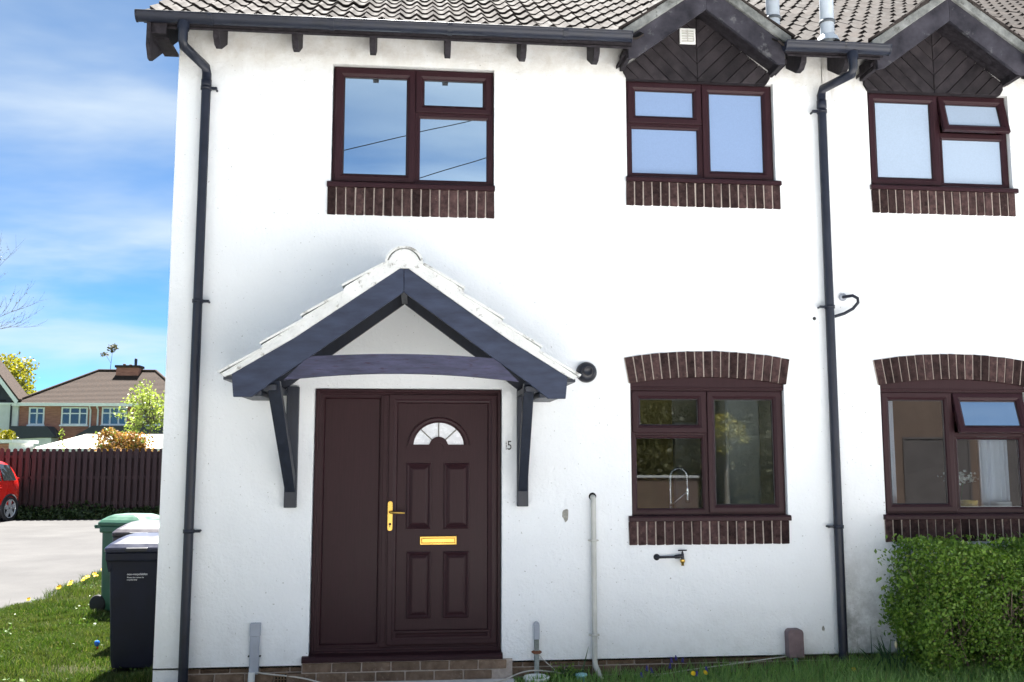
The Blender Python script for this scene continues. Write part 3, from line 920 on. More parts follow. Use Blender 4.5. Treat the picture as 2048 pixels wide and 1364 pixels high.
# ------------------------------------------------------------------ vent pipes through the tiles
def vent_pipe(parent, x, y, zb, zt, zc_):
    p = MB().tube([(x, y, zb), (x, y, zt)], .058, 16).build('vent_pipe', M['vent_pipe'], parent)
    MB().lathe([(.058, -.012), (.066, -.012), (.066, .012), (.058, .012)], (x, y, zc_), 'z', 16).build('pipe_collar', M['lead'], p)
    MB().lathe([(.066, zt - .02 - zt), (.066, .05), (.058, .06), (.02, .062)], (x, y, zt), 'z', 16).build('pipe_cap', M['vent_pipe'], p)
    MB().lathe([(.10, -.02), (.085, .02), (.060, .045)], (x, y, zb + .03), 'z', 16).build('lead_slate', M['vent_pipe'], p)
vent_pipe(house, 3.072, .02, 5.33, 6.15, 5.51)
vent_pipe(house, 3.490 - .03, -.20, 5.20, 6.05, 5.39)

# ------------------------------------------------------------------ drainpipes on the wall
def clip(parent, x, z, side=1, y=-.058, mat='plastic'):
    mb = MB().lathe([(.0385, -.014), (.043, -.014), (.043, .014), (.0385, .014)], (x, y, z), 'z', 16)
    mb.box(x + side * .040 if side > 0 else x - .085, x + .085 if side > 0 else x - .040, y - .010, y + .012, z - .010, z + .010)
    mb.tube([(x + side * .075, y - .016, z), (x + side * .075, -.002, z)], .009, 8)
    mb.build('pipe_clip', M[mat], parent)
def drainpipe(label, xt, xb, zt, zb, zbend, clips, side):
    d = thing('drainpipe', label, 'drainpipe', (xb, -.058, 0), 'black drainpipes down the front wall')
    yt = EAVE_Y - .01
    pts = [(xt, yt, zt), (xt, yt, zt - .14), (xt + (xb - xt) * .04, yt + .02, zt - .18), (xb - (xb - xt) * .06, -.075, zbend + .05), (xb, -.058, zbend), (xb, -.058, zbend - .10)]
    MB().tube(pts, .037, 16).build('swan_neck', M['plastic'], d)
    MB().lathe([(.045, -.06), (.045, .0), (.040, .008)], (xt, yt, zt + .0), 'z', 16).build('gutter_outlet', M['plastic'], d)
    MB().tube([(xb, -.058, zbend - .06), (xb, -.058, zb)], .0365, 16).build('pipe', M['plastic'], d)
    MB().lathe([(.0365, 0), (.041, .004), (.041, .07), (.0365, .074)], (xb, -.058, zbend - .12), 'z', 16).build('pipe_socket', M['plastic'], d)
    for z in clips: clip(d, xb, z, side)
    return d
drainpipe('black drainpipe at the left corner of the house, swan neck bending right at top', -1.80, -1.695, 5.03, -.02, 4.775, (4.655, 2.925, 1.155), 1)
dp2 = drainpipe('black drainpipe between the two houses with an overflow hose joining it', 3.560, 3.447, 5.03, -.02, 4.80, (4.655, 2.960, 1.150), -1)
# overflow hose looping into the pipe
MB().tube([(3.585, -.01, 3.052), (3.60, -.045, 3.052), (3.64, -.085, 3.055), (3.675, -.10, 3.03), (3.68, -.095, 2.995), (3.64, -.08, 2.945), (3.57, -.065, 2.905), (3.47, -.055, 2.875)], .0135, 10).build('overflow_hose', M['plastic'], dp2)
MB().lathe([(0, -.02), (.030, -.02), (.033, -.004), (.033, 0)], (3.590, -.0, 3.054), 'y', 14).build('hose_flange', M['grey_plastic'], dp2)

# ------------------------------------------------------------------ porch canopy (part of the house)
cxx = -.088; YF = -.72
cz0 = 3.110
can = MB()
top = [(0, 0), (.78, -.545), (1.206, -.806)]
def slopeline(dz): return [(u, cz0 + z + dz) for u, z in top]
for side in (-1, 1):
    t_ = slopeline(-.012); b_ = slopeline(-.050)
    can.prism([(cxx + side * u, z) for u, z in t_] + [(cxx + side * u, z) for u, z in reversed(b_)], 'y', YF + .035, -.002)
canopy = can.build('porch_canopy', M['canopy_dark'], house)
for side in (-1, 1):
    S = lambda u: cxx + side * u
    pf = [(0.0012, 3.110), (.78, 2.565), (1.206, 2.304), (1.190, 2.140), (1.062, 2.140), (.932, 2.242), (.66, 2.432), (0.0012, 2.912)]
    MB().prism([(S(u), z) for u, z in pf], 'y', YF, YF + .034).build('rafter_board', M['canopy'], canopy, .003)
    # rear rafter against the wall and soffit boards seen from below
    pr = [(0.0012, 3.05), (.78, 2.505), (1.15, 2.275), (1.05, 2.20), (.93, 2.235), (.66, 2.445), (0.0012, 2.93)]
    MB().prism([(S(u), z) for u, z in pr], 'y', -.042, -.004).build('wall_rafter', M['canopy_dark'], canopy, .003)
    MB().box(min(S(1.00), S(1.17)), max(S(1.00), S(1.17)), YF + .036, -.05, 2.150, 2.185).box(min(S(.90), S(1.02)), max(S(.90), S(1.02)), YF + .05, -.044, 2.19, 2.235).build('eaves_board', M['canopy_dark'], canopy, .004)
MB().box(cxx - .022, cxx + .022, YF + .036, -.044, 2.93, 3.03).build('ridge_board', M['canopy_dark'], canopy)
# curved tie beam
n = 12
tb = []
for k in range(n + 1):
    s = -1 + 2 * k / n
    tb.append((cxx + .675 * s, 2.432 + .026 * (1 - s * s)))
bt = []
for k in range(n + 1):
    s = 1 - 2 * k / n
    bt.append((cxx + .845 * s, 2.262 + .053 * (1 - s * s)))
MB().prism(tb + bt, 'y', YF + .006, YF + .042).build('tie_beam', M['canopy_tie'], canopy, .003)
# brackets: wall post with a raking strut
for xp0, xp1, xt0, xt1 in ((-.993, -.899, -1.065, -.970), (.817, .904, .805, .882)):
    MB().box(xp0, xp1, -.062, -.003, 1.326, 2.262).build('bracket_post', M['canopy_dark'], canopy, .004)
    bs = MB()
    xm0, xm1 = xp0 + .008, xp1 - .008
    y0, z0, y1, z1 = -.061, 1.430, -.600, 2.262
    vs = [(xm0, y0 + .01, z0), (xm1, y0 + .01, z0), (xm1, y0 + .01, z0 + .13), (xm0, y0 + .01, z0 + .13), (xt0, y1 - .045, z1), (xt1, y1 - .045, z1), (xt1, y1 + .045, z1), (xt0, y1 + .045, z1)]
    bs.add(vs, [(0, 1, 2, 3), (4, 5, 6, 7), (0, 1, 5, 4), (1, 2, 6, 5), (2, 3, 7, 6), (3, 0, 4, 7)])
    bs.build('strut', M['canopy_dark'], canopy, .003)
# painted tiles in stepped courses, verge mortar and ridge
def tile_plate(seed):
    rr = random.Random(seed)
    mb = MB(); ns = 6; vs = []
    for s_ in (0, 1):
        for j in range(2):
            for i in range(ns + 1):
                yy = .262 * i / ns
                z = .010 * math.sin(math.pi * 2 * i / ns) * (0 if i in (0, ns) else 1) + (.026 if j == 0 else .002) - s_ * .017 + rr.uniform(-.002, .002)
                vs.append((.345 * j, yy, z))
    n1 = ns + 1
    fs = []
    for i in range(ns):
        fs += [(i, i + 1, n1 + i + 1, n1 + i), (2 * n1 + i, 3 * n1 + i, 3 * n1 + i + 1, 2 * n1 + i + 1), (i, 2 * n1 + i, 2 * n1 + i + 1, i + 1), (n1 + i, n1 + i + 1, 3 * n1 + i + 1, 3 * n1 + i)]
    fs += [(0, n1, 3 * n1, 2 * n1), (ns, 2 * n1 + ns, 3 * n1 + ns, n1 + ns)]
    mb.add(vs, fs)
    return mb.mesh('canopy_tile', M['white_tile'])
CT = [tile_plate(k) for k in range(4)]
starts = [(1.288, 2.282), (1.006, 2.494), (.724, 2.700), (.434, 2.921)]
for side in (-1, 1):
    for k, (u, z) in enumerate(starts):
        a = R(34.0)
        for c in range(3):
            y = YF - .030 + c * .255
            if side < 0:
                mt = Matrix.Translation((cxx - u, y, z + .012)) @ Matrix.Rotation(-a, 4, 'Y')
            else:
                mt = Matrix.Translation((cxx + u, y + .262, z + .012)) @ Matrix.Rotation(math.pi, 4, 'Z') @ Matrix.Rotation(-a, 4, 'Y')
            inst(random.choice(CT), 'canopy_tile', canopy, mt.to_translation(), mt.to_euler())
    vm = [(0.0012, 3.106), (.78, 2.561), (1.206, 2.300), (1.252, 2.280)] + [q for (u, z) in starts for q in ((u - .012, z + .020), (u - .278, z + .190))][:7] + [(.12, 3.14), (0.0012, 3.20)]
    MB().prism([(cxx + side * u, z) for u, z in vm], 'y', YF - .022, YF + .03).build('verge_mortar', M['white_mortar'], canopy, .008, seg=2)
    MB().box(min(cxx + side * 1.262, cxx + side * 1.20), max(cxx + side * 1.262, cxx + side * 1.20), YF + .0, -.01, 2.262, 2.288).build('eaves_underside', M['canopy_dark'], canopy)
for c in range(2):
    y0 = YF - .028 + c * .355
    arc = [(cxx + .140 * math.cos(t), 3.120 + .130 * math.sin(t)) for t in np.linspace(0, math.pi, 15)]
    arc_i = [(cxx + .122 * math.cos(t), 3.120 + .112 * math.sin(t)) for t in np.linspace(math.pi, 0, 15)]
    MB().prism(arc + arc_i, 'y', y0, y0 + .35).build('ridge_tile', M['white_tile'], canopy)
MB().prism([(cxx + .123 * math.cos(t), 3.085 + .145 * math.sin(t)) for t in np.linspace(0, math.pi, 13)], 'y', YF - .024, YF + .02).build('ridge_mortar', M['white_mortar'], canopy, .006)

# ------------------------------------------------------------------ fittings fixed on the front wall
lx, lz = 1.386, 2.396
lamp = thing('wall_lamp', 'round black wall lamp at the right end of the porch canopy', 'lamp', (lx, 0, lz))
MB().lathe([(0, -.070), (.050, -.070), (.066, -.062), (.080, -.045), (.084, -.025), (.084, -.001)], (lx, 0, lz), 'y', 32).build('lamp_body', M['black'], lamp)
MB().lathe([(.040, -.070), (.040, -.082), (.034, -.086), (.030, -.078), (0, -.076)], (lx + .004, 0, lz + .008), 'y', 24).build('lamp_lens', M['black'], lamp)
MB().lathe([(.046, -.0705), (.052, -.075), (.058, -.0685)], (lx, 0, lz), 'y', 28).build('lamp_ring', M['plastic'], lamp)

tap = thing('garden_tap', 'black garden tap with brass spout under the kitchen window', 'tap', (2.06, 0, .92))
MB().tube([(1.945, -.004, .917), (1.960, -.030, .918), (2.0, -.034, .919), (2.10, -.036, .921)], [.012, .0105, .010, .010], 10).build('feed_pipe', M['black'], tap)
MB().lathe([(.0, -.004), (.026, -.004), (.026, -.001)], (1.945, 0, .917), 'y', 14).build('wall_plate', M['black'], tap)
MB().tube([(2.085, -.036, .921), (2.115, -.037, .924), (2.146, -.040, .930), (2.148, -.040, .900)], [.015, .017, .019, .015], 12).tube([(2.146, -.040, .925), (2.147, -.040, .962)], [.014, .007], 10).build('tap_body', M['black'], tap)
MB().tube([(2.112, -.040, .971), (2.182, -.040, .972)], .006, 8).tube([(2.147, -.040, .955), (2.147, -.040, .974)], .005, 8).build('tap_handle', M['black'], tap)
MB().lathe([(.019, .0), (.021, -.012), (.016, -.024), (.011, -.030), (.012, -.048), (.0, -.048)], (2.147, -.040, .900), 'z', 14).build('tap_spout', M['brass'], tap)

wp = thing('waste_pipe', 'thin off-white waste pipe leaving the wall between door and kitchen window', 'pipe', (1.427, -.035, 0))
MB().tube([(1.429, .02, 1.392), (1.429, -.02, 1.392), (1.429, -.034, 1.384), (1.429, -.036, 1.365), (1.428, -.036, .14), (1.430, -.038, .10), (1.462, -.06, .02), (1.475, -.07, -.02)], .0215, 14).build('pipe', M['pipe_white'], wp)
MB().lathe([(.0, -.003), (.030, -.003), (.031, -.001)], (1.429, 0, 1.400), 'y', 16).build('wall_hole', M['hole'], wp)
for z in (1.055, .325):
    mb = MB().lathe([(.0215, -.009), (.0255, -.009), (.0255, .009), (.0215, .009)], (1.428, -.036, z), 'z', 14).tube([(1.392, -.032, z), (1.392, -.001, z)], .006, 8).tube([(1.464, -.032, z), (1.464, -.001, z)], .006, 8).box(1.390, 1.408, -.036, -.028, z - .006, z + .006).box(1.449, 1.466, -.036, -.028, z - .006, z + .006)
    mb.build('pipe_clip', M['pipe_white'], wp)

cc = thing('cable_cover', 'grey plastic cable cover rising from the ground left of the front door', 'cable cover', (-1.195, -.02, 0))
MB().box(-1.222, -1.142, -.040, -.001, .365, .462).build('cap', M['grey_plastic'], cc, .004)
MB().box(-1.220, -1.150, -.034, -.001, .085, .368).build('trunking', M['grey_plastic'], cc, .004)
MB().tube([(-1.198, -.028, .10), (-1.203, -.03, -.04)], .026, 14).build('duct', M['white_plastic'], cc)
for sx in (-1, 1): MB().tube([(-1.185 + sx * .042, -.018, .215), (-1.185 + sx * .042, -.001, .215)], .007, 8).build('fixing_screw', M['black'], cc)

M['algae'] = pmat('algae_stained_plastic', (.20, .23, .21), .7, .4, 9, .2, 40, .002, col2=(.30, .33, .34), spots=(10, .5, (.09, .13, .07)))
M['rust'] = pmat('rusty_steel', (.16, .06, .03), .85, .4, 40, .4, 80, .002)
c2 = thing('cable_cover', 'narrow algae stained cable cover with rusty clip right of the front door', 'cable cover', (.972, -.02, 0))
MB().box(.950, .994, -.036, -.001, .30, .415).prism([(.950, .415), (.955, .428), (.965, .434), (.979, .434), (.989, .428), (.994, .415)], 'y', -.036, -.001).build('cap', M['grey_plastic'], c2, .003)
MB().box(.954, .990, -.030, -.001, -.03, .305).build('trunking', M['algae'], c2, .003)
MB().box(.944, 1.000, -.036, -.002, .190, .214).tube([(.940, -.020, .202), (.940, -.001, .202)], .008, 8).tube([(1.004, -.020, .202), (1.004, -.001, .202)], .008, 8).build('clip', M['rust'], c2, .002)

M['brown_box'] = pmat('faded_brown_box', (.15, .105, .115), .6, .3, 12, .3, 50, .002, spots=(18, .62, (.26, .21, .21)))
M['teal'] = pmat('teal_pipe', (.10, .30, .30), .5, .2)
mbx = thing('meter_box', 'brown cover box with a teal pipe beneath, at the foot of the wall', 'meter box', (3.048, 0, 0))
MB().prism([(2.985, .125), (2.983, .320), (2.992, .338), (3.008, .346), (3.088, .346), (3.104, .338), (3.112, .318), (3.114, .125)], 'y', -.085, -.001).build('box_cover', M['brown_box'], mbx, .008, seg=2)
MB().tube([(3.052, -.045, .13), (3.052, -.045, -.05)], .016, 12).build('pipe', M['teal'], mbx)

# chipped render showing grey backing, a bare fixing hole
M['chip'] = pmat('bare_render_patch', (.30, .29, .26), .95, .35, 30, .8, 60, .006)
def chip(parent, x, z, r, name='render_chip', y=0):
    rr = random.Random(int(x * 100))
    MB().prism([(x + r * rr.uniform(.45, .9) * math.cos(t) * .7, z + r * rr.uniform(.6, 1.2) * math.sin(t)) for t in np.linspace(0, 2 * math.pi, 12)[:-1]], 'y', y - .0035, y + .01).build(name, M['chip'], parent)
chip(house, 1.212, 1.256, .055)
MB().lathe([(0, -.006), (.013, -.006), (.015, -.001)], (3.335, 0, 2.868), 'y', 12).build('fixing_hole', M['black'], house)
chip(house, 3.312, .335, .02)
# ================================================================== wheelie bins by the side wall
M['bin_black'] = pmat('black_bin_plastic', (.007, .009, .021), .5, .2, 6, .15, 120, .001, spec=.25, spots=(7, .64, (.022, .024, .036)))
M['bin_lid'] = pmat('blue_black_bin_lid', (.010, .013, .036), .33, .2, 6, .1, 120, .001)
M['bin_grey'] = pmat('charcoal_bin_plastic', (.030, .024, .036), .42, .2, 6, .1, 120, .001)
M['bin_green'] = pmat('green_bin_plastic', (.020, .085, .052), .42, .2, 6, .1, 120, .001)
M['tyre'] = pmat('tyre_rubber', (.012, .012, .013), .8, .2)
M['print'] = pmat('white_print', (.78, .78, .80), .6, .05)

def frustum(mb, rings, cap0=True, cap1=True, smooth=False):
    """rings: (x0,x1,y0,y1,z, corner)"""
    vs = []
    m = 12
    for x0, x1, y0, y1, z, c in rings:
        for (cx_, cy_, a0) in ((x1 - c, y1 - c, 0), (x0 + c, y1 - c, 90), (x0 + c, y0 + c, 180), (x1 - c, y0 + c, 270)):
            for k in range(3):
                a = R(a0 + 45 * k); vs.append((cx_ + c * math.cos(a), cy_ + c * math.sin(a), z))
    fs = [(i * m + k, i * m + (k + 1) % m, (i + 1) * m + (k + 1) % m, (i + 1) * m + k) for i in range(len(rings) - 1) for k in range(m)]
    if cap0: fs.append(tuple(reversed(range(m))))
    if cap1: fs.append(tuple((len(rings) - 1) * m + k for k in range(m)))
    mb.add(vs, fs, smooth)
    return mb

def wheelie_bin(label, loc, rotz, mb_body, mb_lid, w=.48, d=.55, h=.955, lidh=.115):
    t = thing('wheelie_bin', label, 'bin', loc, 'wheelie bins beside the house')
    hw = w / 2
    def B(mb, name, mat, parent, bevel=0):
        # local build then rotate about the thing's base
        me = mb.mesh(name, mat)
        o = bpy.data.objects.new(name, me); COL.objects.link(o); o.parent = parent
        if bevel:
            b = o.modifiers.new('bevel', 'BEVEL'); b.width = bevel; b.segments = 2; b.limit_method = 'ANGLE'; b.angle_limit = R(35)
        return o
    body = MB()
    frustum(body, [(-hw + .055, hw - .055, -d / 2 + .09, d / 2 - .02, .03, .03), (-hw + .045, hw - .045, -d / 2 + .085, d / 2 - .02, .10, .03), (-hw + .022, hw - .022, -d / 2 + .030, d / 2 - .01, h - .08, .03), (-hw + .018, hw - .018, -d / 2 + .025, d / 2 - .01, h - .01, .03)])
    bo = B(body, 'bin_body', mb_body, t, .006)
    rim = MB()
    frustum(rim, [(-hw + .002, hw - .002, -d / 2 + .004, d / 2, h - .078, .025), (-hw - .004, hw + .004, -d / 2 - .004, d / 2 + .005, h - .062, .025), (-hw - .004, hw + .004, -d / 2 - .004, d / 2 + .005, h - .012, .025), (-hw + .006, hw - .006, -d / 2 + .006, d / 2, h - .004, .025)])
    B(rim, 'rim', mb_body, t, .004)
    # short gusset ribs under the rim at the corners
    gs = MB()
    for sx in (-1, 1):
        gs.prism([(sx * (hw - .002), h - .075), (sx * (hw - .05), h - .075), (sx * (hw - .035), h - .16), (sx * (hw - .02), h - .16)], 'y', -d / 2 + .035, -d / 2 + .075)
    B(gs, 'corner_rib', mb_body, t)
    lid = MB()
    frustum(lid, [(-hw - .006, hw + .006, -d / 2 - .022, d / 2 + .03, h - .004, .03), (-hw - .008, hw + .008, -d / 2 - .026, d / 2 + .03, h + .030, .03), (-hw + .020, hw - .020, -d / 2 + .010, d / 2 + .01, h + .062, .04), (-hw + .065, hw - .065, -d / 2 + .07, d / 2 - .03, h + lidh - .02, .05), (-hw + .10, hw - .10, -d / 2 + .14, d / 2 - .08, h + lidh, .05)], smooth=False)
    lo_ = B(lid, 'lid', mb_lid, t, .008)
    grip = MB().box(-.085, .085, -d / 2 - .038, -d / 2 - .010, h + .004, h + .034)
    B(grip, 'lid_grip', M['black'], lo_, .006)
    hb = MB().tube([(-hw + .03, d / 2 + .075, h - .01), (hw - .03, d / 2 + .075, h - .01)], .014, 10)
    for sx in (-1, 1): hb.box(sx * (hw - .05) - .014, sx * (hw - .05) + .014, d / 2 - .01, d / 2 + .085, h - .035, h + .005)
    B(hb, 'handle', mb_body, t)
    for sx in (-1, 1):
        wh = MB().lathe([(0, -.022), (.085, -.022), (.098, -.014), (.098, .014), (.085, .022), (0, .022)], (sx * (hw - .045), d / 2 + .005, .098), 'x', 20)
        B(wh, 'wheel', M['tyre'], t)
    B(MB().tube([(-hw + .05, d / 2 + .005, .098), (hw - .05, d / 2 + .005, .098)], .010, 8), 'axle', M['grey_plastic'], t)
    t.rotation_euler = (0, 0, R(rotz))
    return t, bo
bk, bk_body = wheelie_bin('black wheelie bin with white print on its front, nearest the house corner', (-2.205, .735, 0), 0, M['bin_black'], M['bin_lid'], w=.505, d=.55)
for txt, s, z in (('non-recyclables', .0235, .770), ('Waste that cannot be', .0150, .747), ('recycled only', .0150, .729)):
    me = text_mesh(txt, s, .0006); me.materials.clear(); me.materials.append(M['print'])
    o = bpy.data.objects.new('lettering', me); COL.objects.link(o); o.parent = bk_body
    o.location = (-.078, -.252 - .010 + (z < .0) - .001, z); o.rotation_euler = (R(90 - 4.0), 0, 0)
    if txt.startswith('non'): o.scale = (1.08, 1, 1)
wheelie_bin('charcoal wheelie bin standing between the black bin and the green bin', (-2.50, 1.90, 0), -3, M['bin_grey'], M['bin_grey'], w=.49, d=.55, h=.985)
wheelie_bin('dark green wheelie bin turned sideways at the back of the row', (-3.11, 3.62, 0), 70, M['bin_green'], M['bin_green'], w=.50, d=.55, h=.950)

# ================================================================== close-board fence behind the driveway
M['paling'] = pmat('dark_brown_stained_paling', (.040, .021, .024), .8, .25, 4, .4, 30, .003, stretch=(6, 6, .6), inst=.16)
FY = 20.0
fence = thing('fence', 'tall dark brown picket fence along the far side of the driveway', 'fence', (-9.5, FY, 0))
def paling_mesh(h, w, seed):
    w = w * .96
    rr = random.Random(seed)
    top = [(-w / 2, h - .045)] + [(-w / 2 * math.cos(t), h - .045 + .045 * math.sin(t)) for t in np.linspace(.35, math.pi - .35, 6)] + [(w / 2, h - .045)]
    return MB().prism([(-w / 2, .03)] + top + [(w / 2, .03)], 'y', -.010, .010).mesh('paling', M['paling'])
PF = [paling_mesh(1.88 + .012 * k, .112, k) for k in range(3)]
PK = [paling_mesh(1.80 + .01 * k, .112, k + 5) for k in range(2)]
x = -15.0
while x < 5.0:
    inst(random.choice(PF), 'paling', fence, (x, FY - .045, random.uniform(-.008, .008)), (0, random.uniform(-.006, .006), 0))
    inst(random.choice(PK), 'paling', fence, (x + .055, FY + .060, random.uniform(-.008, .008)), scale=(1.38, 1, 1))
    x += .170
for z in (.35, 1.05, 1.62): MB().box(-15.1, 5.1, FY - .034, FY + .034, z, z + .075).build('rail', M['paling'], fence)
for k in range(10): MB().box(-14.6 + k * 2.0, -14.5 + k * 2.0, FY - .034, FY + .034, -.1, 1.7).build('post', M['paling'], fence)

# ================================================================== red car reversed up to the fence
M['car_red'] = pmat('red_car_paint', (.62, .018, .012), .28, .05, 3, spec=.6, coat=.8)
M['car_glass'] = glass_mat('car_window_glass', .30, tint=(.10, .12, .12))
M['alloy'] = pmat('silver_alloy', (.72, .73, .75), .3, .05, metal=.6)
M['car_dark'] = pmat('car_side_glass', (.02, .025, .025), .06, .05, spec=1.0, coat=1.0)
M['trim'] = pmat('dark_car_trim', (.02, .02, .024), .6, .1)
M['white_trim'] = pmat('white_sill_trim', (.7, .7, .7), .5, .05)
M['tail'] = pmat('red_tail_lens', (.35, .01, .01), .15, .05)
car = thing('parked_car', 'red hatchback car at the left edge, its rear towards the dark fence', 'car', (-11.37, 19.07, 0))
def CB(mb, name, mat, parent, bevel=0, sub=0):
    me = mb.mesh(name, mat)
    o = bpy.data.objects.new(name, me); COL.objects.link(o); o.parent = parent
    if bevel:
        b = o.modifiers.new('bevel', 'BEVEL'); b.width = bevel; b.segments = 2; b.limit_method = 'ANGLE'; b.angle_limit = R(35)
    if sub:
        s = o.modifiers.new('sub', 'SUBSURF'); s.levels = sub; s.render_levels = sub
    return o
# stations from the tail (x=-.62) to the nose (x=3.3): x, bottom, belt, roof, half width, roof half width
st = [(-.58, .42, .86, .98, .60, .50), (-.56, .30, .95, 1.18, .72, .54), (-.42, .26, 1.0, 1.40, .80, .58), (-.15, .24, 1.0, 1.545, .83, .60), (.35, .22, .99, 1.60, .84, .62), (1.1, .22, .97, 1.615, .845, .63), (1.8, .22, .95, 1.575, .845, .62), (2.25, .22, .94, 1.34, .84, .60), (2.65, .22, .93, 1.03, .83, .62), (3.05, .24, .84, .90, .80, .60), (3.28, .30, .70, .76, .70, .55), (3.36, .40, .58, .64, .55, .45)]
vs = []
for x, zb, ze, zr, hw, rw in st:
    half = [(0, zb), (hw * .80, zb), (hw * .97, zb + .10), (hw, (zb + ze) / 2), (hw * .985, ze), (rw + (hw - rw) * .43, ze + (zr - ze) * .55), (rw, zr - .03), (rw * .75, zr + .008), (0, zr + .02)]
    vs += [(x, y, z) for y, z in half] + [(x, -y, z) for y, z in reversed(half[1:-1])]
m = 16
fs = [(i * m + k, i * m + (k + 1) % m, (i + 1) * m + (k + 1) % m, (i + 1) * m + k) for i in range(len(st) - 1) for k in range(m)] + [tuple(range(m)), tuple((len(st) - 1) * m + k for k in range(m))]
body = CB(MB().add(vs, fs, True), 'body', M['car_red'], car, sub=2)
def lerp_st(x):
    for a, b in zip(st, st[1:]):
        if a[0] <= x <= b[0]:
            t = (x - a[0]) / (b[0] - a[0]); return [a[i] + (b[i] - a[i]) * t for i in range(6)]
def side_pt(x, f, off):
    _, zb, ze, zr, hw, rw = lerp_st(x)
    y = hw * .985 + (rw - hw * .985) * f; return (y + off, ze + (zr - .03 - ze) * f)
for s in (1, -1):
    for xs in ([-.26, .02, .30], [.38, .7, 1.05, 1.15], [1.25, 1.6, 1.95, 2.1]):
        v2 = []; n2 = len(xs)
        for f in (.08, .5, .86):
            for x in xs:
                xx = x + (.10 if (x == xs[0] and xs[0] < 0 and f > .6) else 0)
                y, z = side_pt(xx, f, .018); v2.append((xx, s * y, z))
        q = [(r * n2 + i, r * n2 + i + 1, (r + 1) * n2 + i + 1, (r + 1) * n2 + i) for r in range(2) for i in range(n2 - 1)]
        CB(MB().add(v2, q, True), 'side_window', M['car_glass'] if False else M['car_dark'] if 'car_dark' in M else M['trim'], car)
    # wheels
    for wx in (0.0, 2.58):
        CB(MB().lathe([(.0, .60), (.36, .60), (.365, .835), (.33, .842), (.30, .846), (.30, .835)], (wx, 0, .33), 'y', 28).add([], []), 'wheel_arch', M['trim'], body) if s > 0 else None
        ty = MB().lathe([(.235, s * .66), (.295, s * .66), (.31, s * .69), (.31, s * .82), (.295, s * .845), (.24, s * .848)], (wx, 0, .31), 'y', 32)
        wo = CB(ty, 'wheel', M['tyre'], car)
        rm = MB().lathe([(.243, s * .846), (.235, s * .850), (.222, s * .840), (.215, s * .80), (0, s * .79)], (wx, 0, .31), 'y', 32)
        CB(rm, 'rim', M['trim'], wo)
        sp = MB()
        for k in range(5):
            a = 2 * math.pi * k / 5 + .3
            ca, sa = math.cos(a), math.sin(a)
            pts = []
            for r_, hwid in ((.03, .050), (.22, .062)):
                for sg in (-1, 1): pts.append((wx + r_ * ca - sg * hwid * sa, .31 + r_ * sa + sg * hwid * ca))
            poly = [pts[0], pts[2], pts[3], pts[1]]
            sp.prism(poly, 'y', s * .825, s * .846)
        sp.lathe([(.222, s * .835), (.222, s * .850), (.243, s * .850)], (wx, 0, .31), 'y', 32)
        CB(sp, 'spokes', M['alloy'], wo)
CB(MB().box(.42, 2.2, .835, .852, .27, .33).box(.42, 2.2, -.852, -.835, .27, .33), 'sill_trim', M['white_trim'], car, .004)
CB(MB().box(.40, 2.15, .838, .862, .52, .58), 'rubbing_strip', M['car_red'], car, .006)
CB(MB().box(.42, .60, .838, .868, .84, .87), 'door_handle', M['car_red'], car, .006)
for s in (1, -1):
    CB(MB().box(-.545, -.42, s * .66 - .05, s * .66 + .055, .80, 1.10), 'tail_light', M['tail'], car, .02)
    CB(MB().box(3.05, 3.28, s * .60 - .12, s * .60 + .12, .62, .76), 'headlight', M['white_plastic'], car, .03)
CB(MB().box(-.62, -.50, -.62, .62, .34, .52), 'bumper', M['car_red'], car, .03)
car.rotation_euler = (0, 0, R(-102))

# ================================================================== foliage helper (numpy)
def leaf_mesh(name, pts, size, mat, aspect=.55, up=0., jit=.35, nrm=None, fold=0.):
    """each point becomes one leaf: a kite-shaped pair of triangles of its own tone"""
    n = len(pts)
    d = RNG.normal(size=(n, 3)); d[:, 2] += up
    d /= np.linalg.norm(d, axis=1)[:, None]
    e = RNG.normal(size=(n, 3))
    if nrm is not None: e = nrm + e * .5
    w = np.cross(d, e); w /= np.linalg.norm(w, axis=1)[:, None] + 1e-9
    s = size * (1 + jit * RNG.uniform(-1, 1, n))[:, None]
    nn = np.cross(d, w)
    a = pts - d * s * .5; b = pts + w * s * aspect * .5 + nn * s * fold; c = pts + d * s * .5; e2 = pts - w * s * aspect * .5 + nn * s * fold
    v = np.stack([a, b, c, e2], 1).reshape(-1, 3)
    me = bpy.data.meshes.new(name)
    me.vertices.add(4 * n); me.vertices.foreach_set('co', v.astype(np.float32).ravel())
    me.loops.add(4 * n); me.loops.foreach_set('vertex_index', np.arange(4 * n, dtype=np.int32))
    me.polygons.add(n); me.polygons.foreach_set('loop_start', np.arange(0, 4 * n, 4, dtype=np.int32)); me.polygons.foreach_set('loop_total', np.full(n, 4, dtype=np.int32))
    me.update(calc_edges=True); me.materials.append(mat)
    return me
def link(me, name, parent=None):
    o = bpy.data.objects.new(name, me); COL.objects.link(o)
    if parent: o.parent = parent; o.location = -worigin(parent)
    return o
def blob_pts(center, rad, n, shell=.55):
    u = RNG.normal(size=(n, 3)); u /= np.linalg.norm(u, axis=1)[:, None]
    r = shell + (1 - shell) * RNG.random(n) ** .6
    return np.array(center) + u * r[:, None] * np.array(rad)
